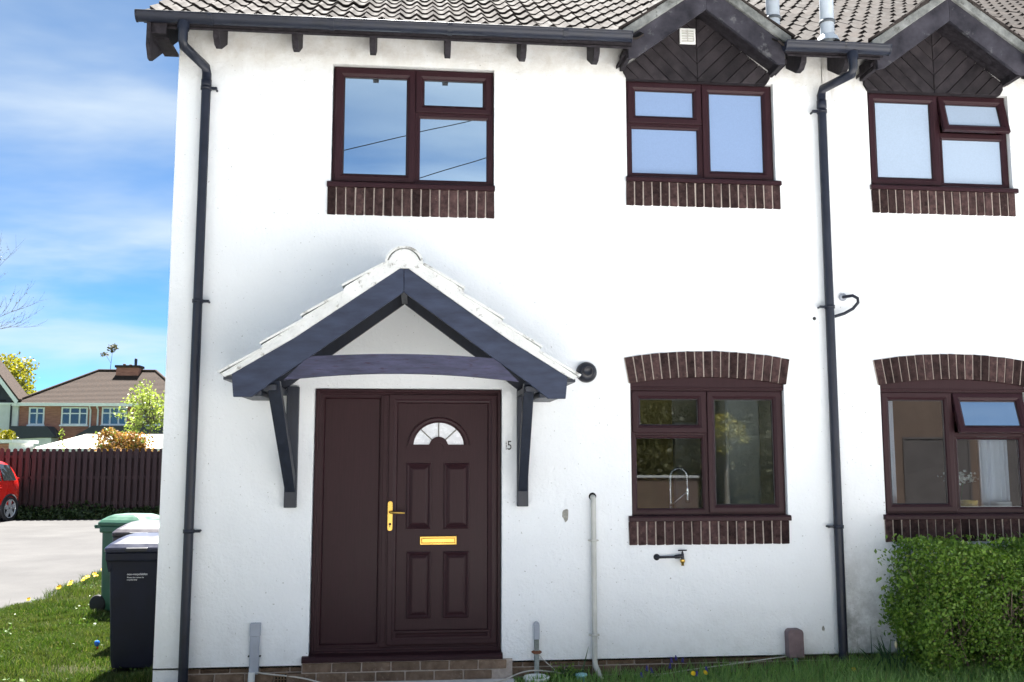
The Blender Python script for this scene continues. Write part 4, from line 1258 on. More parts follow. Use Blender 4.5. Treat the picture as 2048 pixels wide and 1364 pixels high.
def crown_pts(center, rad, n, blobs, bl=.42, zmin=None):
    """clumps placed over an ellipsoid, so the outline is uneven and there are gaps"""
    out = []
    u = RNG.normal(size=(blobs, 3)); u /= np.linalg.norm(u, axis=1)[:, None]
    cs = np.array(center) + u * (RNG.random(blobs) ** .4 * .78)[:, None] * np.array(rad)
    for c in cs:
        k = RNG.uniform(.6, 1.25) * bl
        out.append(blob_pts(c, np.array(rad) * k * np.array([1, 1, .8]), int(n / blobs * k / bl), .25))
    p = np.concatenate(out)
    if zmin is not None: p = p[p[:, 2] > zmin]
    return p, cs
def limbs(mb, base, targets, r0, seg=6):
    base = Vector(base)
    for t in targets:
        t = Vector([float(q) for q in t]); mid = base.lerp(t, .5) + Vector((random.uniform(-.1, .1), random.uniform(-.1, .1), random.uniform(0, .15))) * (t - base).length
        mb.tube([base, mid, t], [r0, r0 * .6, r0 * .15], seg)

M['bark'] = pmat('grey_brown_bark', (.10, .085, .065), .9, .35, 6, .6, 20, .01)
M['leaf_yellow'] = leaf_mat('yellow_green_spring_leaf', (.16, .15, .022), (.30, .24, .03), .5, .35)
M['leaf_pale'] = leaf_mat('pale_spring_leaf', (.20, .24, .05), (.34, .36, .12), .5, .35)
M['leaf_gold'] = leaf_mat('golden_conifer_leaf', (.16, .15, .008), (.36, .29, .012), .55, .2)
M['leaf_orange'] = leaf_mat('orange_red_young_leaf', (.30, .13, .045), (.42, .22, .09), .5, .3, (.22, (.16, .20, .05)))
M['leaf_dark'] = leaf_mat('blue_green_conifer_leaf', (.035, .055, .045), (.07, .095, .07), .6, .1)
M['leaf_ivy'] = leaf_mat('dark_ground_ivy', (.018, .035, .014), (.045, .07, .022), .45, .15)
M['leaf_brown'] = leaf_mat('dull_bud_leaf', (.07, .06, .03), (.12, .10, .045), .6, .2)
M['leaf_hedge'] = leaf_mat('privet_leaf', (.062, .138, .020), (.185, .31, .045), .42, .25, (.08, (.20, .26, .05)), (6.5, .4, (.15, .23, .035)))
M['leaf_mid'] = leaf_mat('mid_green_leaf', (.05, .09, .02), (.10, .16, .035), .5, .25)

def tree(name, label, cat, base, center, rad, n, blobs, size, mat, trunk_r, bl=.42, zmin=None, group=None, limb_n=14, aspect=.6):
    t = thing(name, label, cat, base, group)
    p, cs = crown_pts(center, rad, n, blobs, bl, zmin)
    link(leaf_mesh('crown', p, size, mat, aspect), 'crown', t)
    mb = MB()
    top = (center[0], center[1], center[2] - rad[2] * .35)
    mb.tube([(base[0], base[1], base[2] - .1), ((base[0] * .4 + top[0] * .6), (base[1] * .4 + top[1] * .6), base[2] + (top[2] - base[2]) * .6), top], [trunk_r, trunk_r * .75, trunk_r * .5], 10)
    limbs(mb, top, cs[:limb_n], trunk_r * .4)
    mb.build('trunk', M['bark'], t)
    return t

tree('deciduous_tree', 'tall yellow-green spring tree behind the white gabled house at the left edge', 'tree', (-40.6, 90, 0), (-40.6, 90, 8.4), (5.0, 4.5, 4.4), 6000, 46, .34, M['leaf_yellow'], .35, .30, limb_n=40)
tree('deciduous_tree', 'dull bluish evergreen tree between the yellow tree and the brick house roof', 'tree', (-37.6, 88, 0), (-37.7, 88, 5.8), (1.3, 1.3, 3.0), 1500, 14, .32, M['leaf_dark'], .2, .45)
tree('deciduous_tree', 'thin tall treetop rising above the brick house roof left of the chimney', 'tree', (-27.7, 82, 0), (-27.6, 82, 8.4), (2.1, 1.6, 1.7), 420, 12, .26, M['leaf_brown'], .14, .34, limb_n=12)
tp = bpy.data.objects['crown.002']
ex = leaf_mesh('top_clump', np.concatenate([blob_pts((-27.55, 82, 11.35), (.50, .4, .42), 150, .1), blob_pts((-28.2, 82, 10.75), (.42, .3, .25), 50, .1)]), .22, M['leaf_brown'])
link(ex, 'top_clump', tp.parent)
MB().tube([(-27.6, 82, 7.5), (-27.65, 82, 9.6), (-27.5, 82, 11.6)], [.05, .025, .01], 6).tube([(-27.65, 82, 10.0), (-28.2, 82, 10.8)], [.02, .008], 6).build('leader', M['bark'], tp.parent)
tree('small_tree', 'pale green small tree in front of the brick house, next to the white wall', 'tree', (-13.3, 42, 0), (-13.2, 42, 3.9), (2.1, 1.7, 1.75), 2300, 40, .155, M['leaf_pale'], .13, .26, limb_n=34)
tree('shrub', 'orange leaved shrub standing behind the dark fence', 'shrub', (-9.75, 26, 0), (-9.75, 26, 1.95), (1.2, .9, .88), 7500, 46, .095, M['leaf_orange'], .05, .33, limb_n=20)
tree('shrub', 'bright green bush at the foot of the pale tree beside the white wall', 'shrub', (-8.8, 30, 0), (-8.55, 30, 2.0), (.85, .7, 1.15), 2400, 22, .11, M['leaf_pale'], .05, .4)
# golden clipped conifer
t = thing('conifer_bush', 'golden yellow clipped bush below the white house at the left edge', 'shrub', (-19.0, 38, 0))
p, cs = crown_pts((-19.0, 38, 1.85), (1.65, 1.3, 1.30), 5200, 70, .22)
link(leaf_mesh('crown', p, .13, M['leaf_gold'], .7, up=.6), 'crown', t)
link(leaf_mesh('crown', blob_pts((-18.95, 38, 1.5), (1.2, 1.1, 1.1), 1400, .3), .16, M['leaf_gold'], .7), 'inner_foliage', t)
# sapling sprig
t = thing('sapling', 'thin pale green sapling in front of the pale garage roof', 'plant', (-12.15, 27, 0))
MB().tube([(-12.1, 27, 0), (-12.15, 27, 1.6), (-12.45, 27, 2.65)], [.012, .009, .004], 6).tube([(-12.14, 27, 1.7), (-11.9, 27, 2.3)], [.006, .003], 6).build('stem', M['bark'], t)
link(leaf_mesh('foliage', np.concatenate([np.array([(-12.1 - .35 * max(0, s - .6), 27, s * 2.6) for s in RNG.random(120) * .45 + .55]) + RNG.normal(size=(120, 3)) * .055]), .085, M['leaf_pale']), 'foliage', t)
# bare twigs entering at the left edge
t = thing('bare_tree', 'bare twigs of a tree reaching in at the left edge of the sky', 'tree', (-15.6, 25, 0))
mb = MB().tube([(-15.6, 25, -.1), (-15.5, 25, 3.5), (-15.1, 25, 6.0)], [.16, .12, .07], 10)
def twig(mb, p, d, L, r, lvl):
    pts = [p]; q = Vector(p); d = Vector(d).normalized()
    for k in range(4):
        d = (d + Vector((random.uniform(-.2, .2), random.uniform(-.2, .2), random.uniform(-.05, .2)))).normalized()
        q = q + d * L / 4; pts.append(q.copy())
    mb.tube(pts, [r * (1 - .18 * i) for i in range(5)], 5)
    if lvl:
        for k in (1, 2, 3, 4):
            for _ in range(2):
                twig(mb, pts[k], d + Vector((random.uniform(-.8, .8), random.uniform(-.5, .5), random.uniform(-.3, .7))), L * .45, r * .5, lvl - 1)
for d, L in (((1, 0, .8), 2.4), ((.9, .2, .2), 2.0), ((.5, -.2, 1), 2.4), ((-.7, 0, .8), 2.4), ((.2, .5, 1), 2.0), ((1, 0, -.05), 1.9)): twig(mb, (-15.25, 25, 5.7), d, L, .014, 2)
mb.build('branches', M['bark'], t)
tb_pts = np.array([v.co for v in t.children[0].data.vertices]) + np.array(t.location)
sel = tb_pts[RNG.integers(0, len(tb_pts), 500)]; sel = sel[sel[:, 2] > 6.0]
link(leaf_mesh('bud', sel + RNG.normal(size=sel.shape) * .02, .05, M['leaf_brown']), 'buds', t)['kind'] = 'stuff'
# ================================================================== houses beyond the fence
M['far_brick'] = pmat('orange_red_brick', (.30, .125, .09), .9, .22, 2.5, .3, 30, .004, col2=(.37, .17, .12), stretch=(1, 1, 5))
M['far_roof'] = pmat('brown_plain_tiles', (.046, .034, .028), .9, .4, 3.0, .5, 30, .02, col2=(.052, .038, .031), stretch=(2.5, 2.5, 2.5), spec=.1)
M['far_white'] = pmat('white_painted_joinery', (.74, .75, .74), .6, .06)
M['far_glass'] = glass_mat('far_window_glass', .06, tint=(.5, .55, .55))
M['far_dark'] = pmat('dark_slate_lean_to', (.035, .036, .05), .7, .2, 5)
M['far_render'] = pmat('cream_render', (.62, .62, .60), .9, .08, 2)
M['net'] = pmat('net_curtain', (.70, .70, .70), .9, .08, 6)

HY = 54.0
bh = thing('brick_house', 'orange-red brick house with hipped brown roof beyond the fence', 'house', (-19.2, HY, 0))
MB().box(-24.31, -14.2, HY, HY + 8.4, -.2, 4.78).build('wall', M['far_brick'], bh)
rz = 7.22
rv = [(-24.6, HY - .4, 4.82), (-13.8, HY - .4, 4.82), (-13.8, HY + 8.8, 4.82), (-24.6, HY + 8.8, 4.82), (-21.05, HY + 4.2, rz), (-17.35, HY + 4.2, rz)]
roof = MB().add(rv, [(0, 1, 5, 4), (2, 3, 4, 5), (1, 2, 5), (3, 0, 4), (0, 3, 2, 1)]).build('roof', M['far_roof'], bh)
# tile courses on the two slopes in view
def courses(parent, p0, p1, q0, q1, n, mat, t=.02):
    """n stepped strips from eave edge p0-p1 up to ridge edge q0-q1"""
    p0, p1, q0, q1 = map(Vector, (p0, p1, q0, q1))
    mb = MB()
    nrm = (p1 - p0).cross(q0 - p0).normalized()
    if nrm.z < 0: nrm = -nrm
    for k in range(n):
        a, b = k / n, (k + 1.15) / n
        b = min(b, 1)
        v = [p0.lerp(q0, a) + nrm * t * 1.6, p1.lerp(q1, a) + nrm * t * 1.6, p1.lerp(q1, b) + nrm * t * .4, p0.lerp(q0, b) + nrm * t * .4]
        lo_ = [v[0] - nrm * t * 1.2, v[1] - nrm * t * 1.2]
        mb.add(v + lo_, [(0, 1, 2, 3), (0, 1, 5, 4)])
    o = mb.build('tile_courses', mat, parent, fix=False); o['kind'] = 'stuff'
    return o
courses(roof, rv[0], rv[1], rv[4], rv[5], 26, M['far_roof'])
courses(roof, rv[3], rv[0], rv[4], rv[4], 26, M['far_roof'])
hip = MB()
for a, b in ((0, 4), (1, 5), (4, 5)):
    hip.tube([Vector(rv[a]) + Vector((0, 0, .05)), Vector(rv[b]) + Vector((0, 0, .05))], .10, 8)
hip.build('ridge_tiles', M['far_roof'], roof)
MB().box(-24.62, -13.78, HY - .44, HY - .40, 4.66, 4.86).box(-24.5, -13.9, HY - .40, HY, 4.70, 4.74).build('fascia', M['far_white'], bh)
ch = MB().box(-19.72, -18.28, HY + 3.5, HY + 4.5, 6.3, 7.50).build('chimney', M['far_brick'], roof)
MB().box(-19.80, -18.20, HY + 3.42, HY + 4.58, 7.42, 7.58).build('chimney_cap', M['far_roof'], roof)
for x, h in ((-19.35, .14), (-18.95, .10), (-18.62, .50)): MB().lathe([(.09, 0), (.10, h * .8), (.08, h), (.05, h)], (x, HY + 4.0, 7.58), 'z', 12).build('chimney_pot', M['terracotta'] if h < .3 else M['black'], roof)
def far_window(x0, x1, z0, z1, cols, tz, y=HY, net=False):
    w = MB()
    w.rloft(x0, x1, z0, z1, [(0, y), (0, y - .06), (.085, y - .06), (.09, y - .02)])
    for c in cols: w.box(c - .045, c + .045, y - .058, y - .01, z0 + .08, z1 - .08)
    xs = [x0 + .085] + [q for c in cols for q in (c - .045, c + .045)] + [x1 - .085]
    for k in range(0, len(xs), 2): w.box(xs[k], xs[k + 1], y - .056, y - .01, tz - .035, tz + .035)
    w.box(x0 - .06, x1 + .06, y - .14, y - .061, z0 - .07, z0 + .02)
    o = w.build('window', M['far_white'], bh)
    for k in range(0, len(xs), 2):
        for a, b in ((z0 + .085, tz - .035), (tz + .035, z1 - .085)):
            MB().box(xs[k], xs[k + 1], y - .024, y - .018, a, b).build('pane', M['far_glass'], o)
    MB().box(x0 + .09, x1 - .09, y - .012, y - .006, z0 + .09, z1 - .09).build('curtain' if net else 'dark_room', M['net'] if net else M['roomdark'], o)
far_window(-23.72, -22.80, 3.50, 4.60, [-23.24], 4.22)
far_window(-21.80, -20.22, 3.50, 4.62, [-21.27, -20.70], 4.22)
far_window(-19.38, -17.86, 3.50, 4.62, [-18.88, -18.36], 4.25, net=True)
far_window(-16.9, -15.7, 3.50, 4.60, [-16.3], 4.22, net=True)
for x in (-20.05, -19.60): MB().tube([(x, HY - .30, 4.70), (x, HY - .30, 4.6), (x, HY - .07, 4.45), (x, HY - .07, 3.1 if x < -20 else 3.45)], .055, 8).build('downpipe', M['far_white'], bh)
MB().prism([(-24.3, 2.6), (-21.6, 2.75), (-22.2, 3.40), (-24.3, 3.40)], 'y', HY - 1.3, HY - .005).build('lean_to_roof', M['far_dark'], bh)
MB().prism([(-20.6, 2.75), (-15.0, 2.7), (-15.5, 3.44), (-19.5, 3.44)], 'y', HY - 1.3, HY - .005).build('lean_to_roof', M['far_dark'], bh)
MB().box(-24.1, -21.9, HY - 1.2, HY - .01, -.1, 2.7).box(-20.3, -15.3, HY - 1.2, HY - .01, -.1, 2.7).build('lean_to', M['far_render'], bh)

WY = 53.85
wh = thing('white_house', 'white rendered house with a steep dark gable at the left edge', 'house', (-27.3, WY, 0))
MB().box(-30.4, -24.32, WY, WY + 1.6, -.2, 4.80).build('wall', M['far_render'], wh)
gx, gh = -27.35, 9.0
MB().prism([(-30.4, 4.78), (-24.34, 4.78), (gx, gh - .3)], 'y', WY + .05, WY + .25).build('gable', M['far_dark'], wh)
for s in (1, -1):
    MB().prism([(gx, gh), (gx, gh - .34), (gx + s * 3.05, 4.72), (gx + s * 3.15, 4.98)], 'y', WY - .45, WY - .38).build('bargeboard', M['far_white'], wh)
    MB().prism([(gx, gh + .10), (gx, gh - .02), (gx + s * 3.15, 4.98), (gx + s * 3.2, 5.08)], 'y', WY - .44, WY + 1.6).build('roof', M['far_roof'], wh)
for k in range(5): MB().box(-29.6 + k * .38, -25.1 - k * .38, WY - .02, WY + .05, 4.95 + k * .5, 5.05 + k * .5).build('gable_rail', M['timber'], wh)
MB().tube([(-24.72, WY - .05, 4.75), (-24.72, WY - .05, 0)], .055, 8).build('downpipe', M['black'], wh)
MB().box(-30.4, -24.3, WY - .08, WY - .002, 4.74, 4.86).build('eaves_board', M['far_white'], wh)

M['asbestos'] = pmat('pale_sheet_roofing', (.42, .41, .36), .9, .2, 1.2, .2, 20, .005, spots=(1.5, .66, (.36, .34, .18)))
gr = thing('garage', 'low garage with a pale sheet roof just beyond the fence', 'garage', (-11.5, 32, 0))
MB().box(-14.2, -7.0, 29.9, 36.0, -.1, 1.86).build('wall', M['far_render'], gr)
MB().prism([(29.75, 1.90), (36.2, 2.60), (36.2, 2.50), (29.75, 1.80)], 'x', -14.4, -6.9).build('roof', M['asbestos'], gr)
MB().box(-14.4, -6.9, 29.70, 29.75, 1.80, 1.93).build('fascia', M['far_white'], gr)
g2 = thing('shed', 'grey and red shed with a flat white roof edge behind the fence at left', 'shed', (-15.3, 29, 0))
MB().box(-17.5, -14.45, 28.3, 30.5, -.1, 2.12).build('wall', M['far_white'], g2)
MB().box(-17.6, -14.30, 28.15, 30.6, 2.12, 2.24).build('roof', M['far_white'], g2)
MB().box(-15.0, -14.45, 28.25, 28.295, 1.2, 2.1).build('red_brick_panel', M['far_brick'], g2)
MB().box(-16.6, -15.2, 28.24, 28.295, 1.25, 2.05).build('window', M['far_dark'], g2)

# distant tree belt that closes the horizon
p = np.concatenate([crown_pts((x, 150 + 6 * math.sin(x), 3.2 + 1.2 * math.sin(x * .7)), (7, 4, 4.2), 420, 12, .4)[0] for x in range(-120, 90, 8)])
o = link(leaf_mesh('far_trees', p, .9, M['leaf_mid']), 'far_trees'); tag(o, kind='stuff', label='far belt of trees on the horizon', cat='trees')

# ================================================================== hedge by the right-hand window
M['twig'] = pmat('grey_hedge_twig', (.17, .13, .10), .9, .3, 10)
hg = thing('hedge', 'clipped green privet hedge in front of the neighbouring ground-floor window', 'hedge', (4.9, -.45, 0))
def hedge_pts(n, face):
    p = RNG.random((n, 3)) * np.array([2.75, .72, 1.0]) + np.array([3.74, -.82, .06])
    return p
N_H = 170000
p = hedge_pts(N_H, 1)
cxh, wy, wz = 5.0, -.46, .0
# keep a rounded, lumpy outer shell: distance to the surface small
lump = .05 * np.sin(p[:, 0] * 9 + 2) + .04 * np.sin(p[:, 2] * 11 + p[:, 0] * 4) + .03 * np.sin(p[:, 1] * 17 + p[:, 2] * 5)
dx = np.minimum(p[:, 0] - 3.74, 6.4 - p[:, 0]); dyv = .36 - np.abs(p[:, 1] + .46); dz = 1.06 + .03 * np.sin(p[:, 0] * 5) - p[:, 2]
xe = p[:, 0] - 3.74
depth = np.minimum(np.minimum(xe - .16 * np.maximum(0, p[:, 2] - .75) / .3, dyv), dz) + lump * .8
keep = (depth > 0) & ((depth < .11) | (RNG.random(N_H) < .30))
hole = ((p[:, 0] - 4.52) / .13) ** 2 + ((p[:, 2] - .60) / .16) ** 2 < 1
holes = [(4.02, .42, .09, .10), (4.95, .72, .10, .08), (5.15, .38, .12, .12), (4.30, .82, .07, .06), (4.15, .20, .14, .10), (4.75, .16, .2, .09), (4.68, .92, .07, .05)]
hm = np.zeros(N_H, bool)
for a_, b_, c_, d_ in holes: hm |= ((p[:, 0] - a_) / c_) ** 2 + ((p[:, 2] - b_) / d_) ** 2 < 1
keep &= ~(hm & (p[:, 1] < -.62) & (RNG.random(N_H) < .85))
keep &= ~((RNG.random(N_H) > .35 + p[:, 2] * 2.4))
hole2 = ((p[:, 0] - 4.62) / .10) ** 2 + ((p[:, 2] - .36) / .12) ** 2 < 1
keep &= ~((hole | hole2) & (RNG.random(N_H) < .8))
p = p[keep]
link(leaf_mesh('foliage', p, .027, M['leaf_hedge'], .68, up=.25, fold=.12), 'foliage', hg)
# loose shoots past the clipped face
q = np.stack([3.72 + RNG.normal(size=260) * .035, -.46 + RNG.uniform(-.3, .3, 260), RNG.uniform(.3, 1.0, 260)], 1)
q2 = np.stack([RNG.uniform(3.75, 6.2, 420), -.46 + RNG.uniform(-.34, .34, 420), 1.06 + np.abs(RNG.normal(size=420)) * .022], 1)
link(leaf_mesh('shoots', np.concatenate([q, q2]), .036, M['leaf_hedge'], .55, up=.6, fold=.12), 'shoots', hg)['kind'] = 'stuff'
mb = MB()
for k in range(90):
    bx = random.uniform(3.9, 6.2); b0 = Vector((bx, -.46 + random.uniform(-.1, .1), .0)); tz = random.uniform(.6, .98)
    tp_ = Vector((min(max(bx + random.uniform(-.35, .35), 3.78), 6.3), -.46 + random.uniform(-.3, .26), tz))
    mid = b0.lerp(tp_, .5) + Vector((random.uniform(-.06, .06), random.uniform(-.06, .06), 0))
    mb.tube([b0, mid, tp_], [.011, .008, .003], 6)
for k in range(16):
    a = Vector((4.5 + random.uniform(-.14, .14), -.72 + random.uniform(-.03, .08), .56 + random.uniform(-.12, .12)))
    mb.tube([a, a + Vector((random.uniform(-.14, .14), random.uniform(-.03, .03), random.uniform(-.04, .12)))], [.005, .002], 5)
mb.build('branches', M['twig'], hg)

# ================================================================== grass
def blades(name, xy, h, w, mat, lean=.45, kind='stuff', z0=0.):
    n = len(xy)
    hh = h * (1 + .45 * RNG.uniform(-1, 1, n)) if np.isscalar(h) else h
    a = RNG.random(n) * 2 * np.pi; b = RNG.random(n) * 2 * np.pi
    wd = np.stack([np.cos(a), np.sin(a), np.zeros(n)], 1) * (w * (1 + .4 * RNG.uniform(-1, 1, n)))[:, None] / 2
    ld = np.stack([np.cos(b), np.sin(b), np.zeros(n)], 1) * (hh * lean * RNG.random(n))[:, None]
    base = np.concatenate([xy, np.full((n, 1), z0)], 1)
    up = np.array([0, 0, 1.])
    m1 = base + ld * .30 + up * (hh * .55)[:, None]
    tp = base + ld + up * (hh * (.97))[:, None]
    v = np.stack([base - wd, base + wd, m1 + wd * .8, m1 - wd * .8, tp], 1).reshape(-1, 3)
    me = bpy.data.meshes.new(name)
    me.vertices.add(5 * n); me.vertices.foreach_set('co', v.astype(np.float32).ravel())
    i = np.arange(n, dtype=np.int32)[:, None] * 5
    lp = np.concatenate([i + np.array([[0, 1, 2, 3]]), i + np.array([[3, 2, 4]])], 1).ravel().astype(np.int32)
    me.loops.add(7 * n); me.loops.foreach_set('vertex_index', lp)
    ls = (np.arange(n)[:, None] * 7 + np.array([[0, 4]])).ravel().astype(np.int32)
    me.polygons.add(2 * n); me.polygons.foreach_set('loop_start', ls); me.polygons.foreach_set('loop_total', np.tile(np.array([4, 3], dtype=np.int32), n))
    me.update(calc_edges=True); me.materials.append(mat)
    o = bpy.data.objects.new(name, me); COL.objects.link(o)
    if kind: o['kind'] = kind
    return o
M['grass'] = leaf_mat('lawn_grass', (.030, .062, .010), (.080, .120, .020), .5, .3, (.10, (.20, .18, .08)), (1.6, .55, (.10, .105, .035)))
M['grass_long'] = leaf_mat('long_grass', (.14, .28, .085), (.28, .42, .13), .5, .3, (.06, (.20, .19, .10)))
M['strap'] = leaf_mat('strap_leaf', (.035, .080, .045), (.06, .115, .06), .4, .2)
def soft(x, y, s): return .5 + .5 * np.sin(x * s + 1.7 * np.sin(y * s * .7)) * np.cos(y * s * 1.1 + 1.3 * np.sin(x * s * .6))
def lawn_xy(n, x0, x1, y0, y1):
    return np.stack([RNG.uniform(x0, x1, n), RNG.uniform(y0, y1, n)], 1)
# side lawn
xy = lawn_xy(150000, -4.6, -1.95, .05, 4.2)
xy2 = lawn_xy(70000, -4.6, -1.95, 4.2, 12.0)
xy = np.concatenate([xy, xy2])
ed = -4.5 + .07 * np.sin(xy[:, 1] * 1.7) + .05 * np.sin(xy[:, 1] * 4.1 + 1)
bare = np.exp(-(((xy[:, 0] + 2.75) / .42) ** 2 + ((xy[:, 1] - .62) / .40) ** 2))
thin = .35 * (soft(xy[:, 0] + 1, xy[:, 1] + 2, 5.1) < .28)
ok = (RNG.random(len(xy)) > thin) & (xy[:, 0] > ed + RNG.normal(size=len(xy)) * .05) & (RNG.random(len(xy)) > bare * .95)
ok &= ~((np.abs(xy[:, 0] + 2.205) < .19) & (np.abs(xy[:, 1] - .735) < .24))
xy = xy[ok]
tall = .024 + (.075 * soft(xy[:, 0], xy[:, 1], 3.1) ** 2 + .05 * (soft(xy[:, 0] + 3, xy[:, 1], 7.3) > .72)) * RNG.random(len(xy)) + .05 * np.exp(-((xy[:, 0] + 1.98) / .08) ** 2)
edg = np.exp(-((xy[:, 0] - (-4.5)) / .22) ** 2)
tall = tall * (1 + .8 * edg * RNG.random(len(xy)))
tag(blades('side_lawn_grass', xy, tall, .0055, M['grass'], .8), kind='stuff')
# clover-like broad leaves in the lawn
cl = lawn_xy(4000, -4.45, -2.0, .1, 8); k = soft(cl[:, 0], cl[:, 1], 2.3) > .45
cl = cl[k]
o = link(leaf_mesh('lawn_weeds', np.concatenate([cl, RNG.uniform(.01, .05, (len(cl), 1))], 1), .03, M['leaf_mid'], .9), 'lawn_weeds'); tag(o, kind='stuff')
# strip along the front wall
fx_ = lawn_xy(36000, .78, 6.6, -.93, .02)
t_ = np.clip((fx_[:, 0] - .9) / 3.2, 0, 1)
d_ok = RNG.random(len(fx_)) < (.30 + .70 * t_) * (.55 + .45 * soft(fx_[:, 0], fx_[:, 1], 4.2))
fx_ = fx_[d_ok]; t_ = t_[d_ok]
hh = (.05 + .10 * t_ + .04 * soft(fx_[:, 0], fx_[:, 1], 6.0)) * RNG.uniform(.45, 1.25, len(fx_))
tag(blades('front_lawn_grass', fx_, hh, .0065, M['grass_long'], .7), kind='stuff')
fl = lawn_xy(11000, -1.9, -.85, -1.0, -.02)
tag(blades('corner_lawn_grass', fl[RNG.random(len(fl)) < .35], .03, .005, M['grass'], .8), kind='stuff')
# ivy and rough growth at the foot of the fence
iv = np.stack([RNG.uniform(-15, -4, 9000), RNG.uniform(19.2, 19.93, 9000), np.zeros(9000)], 1)
iv[:, 2] = RNG.random(9000) * (.10 + .26 * (iv[:, 1] - 19.2) / .73) * (.6 + .7 * soft(iv[:, 0], iv[:, 1], 2.1))
o = link(leaf_mesh('fence_foot_ivy', iv, .085, M['leaf_ivy'], .8), 'fence_foot_ivy'); tag(o, kind='stuff')

# ================================================================== flowers and small things on the ground
M['petal_y'] = pmat('yellow_petal', (.75, .52, .01), .6, .15, 40, inst=.2)
M['petal_w'] = pmat('white_petal', (.70, .70, .64), .6, .1, 40)
M['petal_b'] = pmat('blue_violet_petal', (.07, .05, .32), .6, .25, 60, inst=.3)
M['petal_c'] = pmat('faded_cream_petal', (.62, .56, .38), .7, .2, 40)
M['stem'] = pmat('green_stem', (.06, .12, .03), .5, .2)
def dandelion_mesh(petal, r, h):
    mb = MB(); mb.tube([(0, 0, 0), (.004, .002, h * .6), (0, 0, h)], [.0018, .0016, .0016], 5, smooth=True)
    return mb
def head_mesh(r, n, layers):
    mb = MB()
    for L in range(layers):
        rr = r * (1 - .28 * L); zz = .004 * L
        for k in range(n):
            a = 2 * math.pi * (k + .5 * L) / n; b = math.pi / n * .8
            mb.add([(0, 0, zz), (rr * .8 * math.cos(a - b), rr * .8 * math.sin(a - b), zz + .003), (rr * math.cos(a), rr * math.sin(a), zz + .004 + .004 * L), (rr * .8 * math.cos(a + b), rr * .8 * math.sin(a + b), zz + .003)], [(0, 1, 2, 3)])
    return mb
DS = {h: dandelion_mesh(None, 0, h).mesh('stem', M['stem']) for h in (.05, .09)}
DH = head_mesh(.024, 12, 3).mesh('flower_head', M['petal_y'], fix=False)
WH = head_mesh(.012, 9, 1).mesh('flower_head', M['petal_w'], fix=False)
def flower(name, label, cat, group, loc, hm, h, tilt, s=1.):
    t = thing(name, label, cat, loc, group)
    inst(DS[h], 'stem', t, loc, scale=(s, s, 1))
    inst(hm, 'flower_head', t, (loc[0], loc[1], loc[2] + h), tilt, (s, s, s))
spots = [(-4.36, 4.95), (-4.33, 5.25), (-4.40, 5.5), (-4.34, 5.85), (-4.28, 6.1), (-4.38, 6.35), (-4.25, 6.6), (-4.42, 6.85), (-4.2, 7.05), (-4.33, 7.4), (-4.3, 7.8), (-4.05, 6.9), (-3.95, 7.5), (-4.38, 5.05), (-4.3, 5.65), (-4.36, 6.0), (-4.24, 6.45), (-4.12, 7.2)]
for x, y in spots:
    flower('dandelion', 'yellow dandelion in the row along the driveway edge of the side lawn', 'flower', 'dandelions along the edge of the side lawn', (x, y, .0), DH, .09, (R(random.uniform(20, 60)), 0, R(random.uniform(-40, 10))), random.uniform(1.1, 1.6))
flower('dandelion', 'orange-yellow dandelion alone on the lawn edge at the far left', 'flower', None, (-4.35, 4.0, 0), DH, .09, (R(50), 0, R(-20)), 1.2)
for k in range(9):
    x, y = random.uniform(-4.2, -2.6), random.uniform(.8, 5)
    flower('daisy', 'tiny white daisy in the side lawn grass', 'flower', 'daisies in the side lawn', (x, y, .0), WH, .05, (R(35), 0, R(random.uniform(-30, 30))), random.uniform(.45, .65))
for x, y, lab in ((2.12, -.36, 'yellow flower at the plinth, left one of two under the kitchen window'), (2.22, -.34, 'yellow flower at the plinth, right one of two under the kitchen window'), (3.385, -.36, 'yellow flower in long grass just right of the second drainpipe')):
    flower('yellow_flower', lab, 'flower', None, (x, y, .0), DH, .09, (R(55), 0, R(random.uniform(-20, 20))), .85)
# grape hyacinths
gm = MB()
for k in range(26):
    z = .065 + .045 * k / 26; a = k * 2.4; r = .010 * (1 - k / 34)
    gm.lathe([(0, -.005), (.0045, -.002), (.0045, .003), (0, .005)], (r * math.cos(a), r * math.sin(a), z), 'z', 5)
GH = gm.mesh('flower_head', M['petal_b'])
GS_ = dandelion_mesh(None, 0, .1).mesh('stem', M['stem'])
for x, y, h in ((1.79, -.22, .03), (1.84, -.25, .02), (2.02, -.12, .07), (2.06, -.14, .085), (2.10, -.1, .065), (1.98, -.2, .04), (2.28, -.2, .01), (1.74, -.3, .0), (2.16, -.30, .0)):
    t = thing('grape_hyacinth', 'small blue grape hyacinth in the grass below the kitchen window', 'flower', (x, y, h), 'grape hyacinths below the kitchen window')
    inst(GS_, 'stem', t, (x, y, h - .02)); inst(GH, 'flower_head', t, (x, y, h), (R(random.uniform(-10, 10)), R(random.uniform(-10, 10)), 0), (.85, .85, .85))
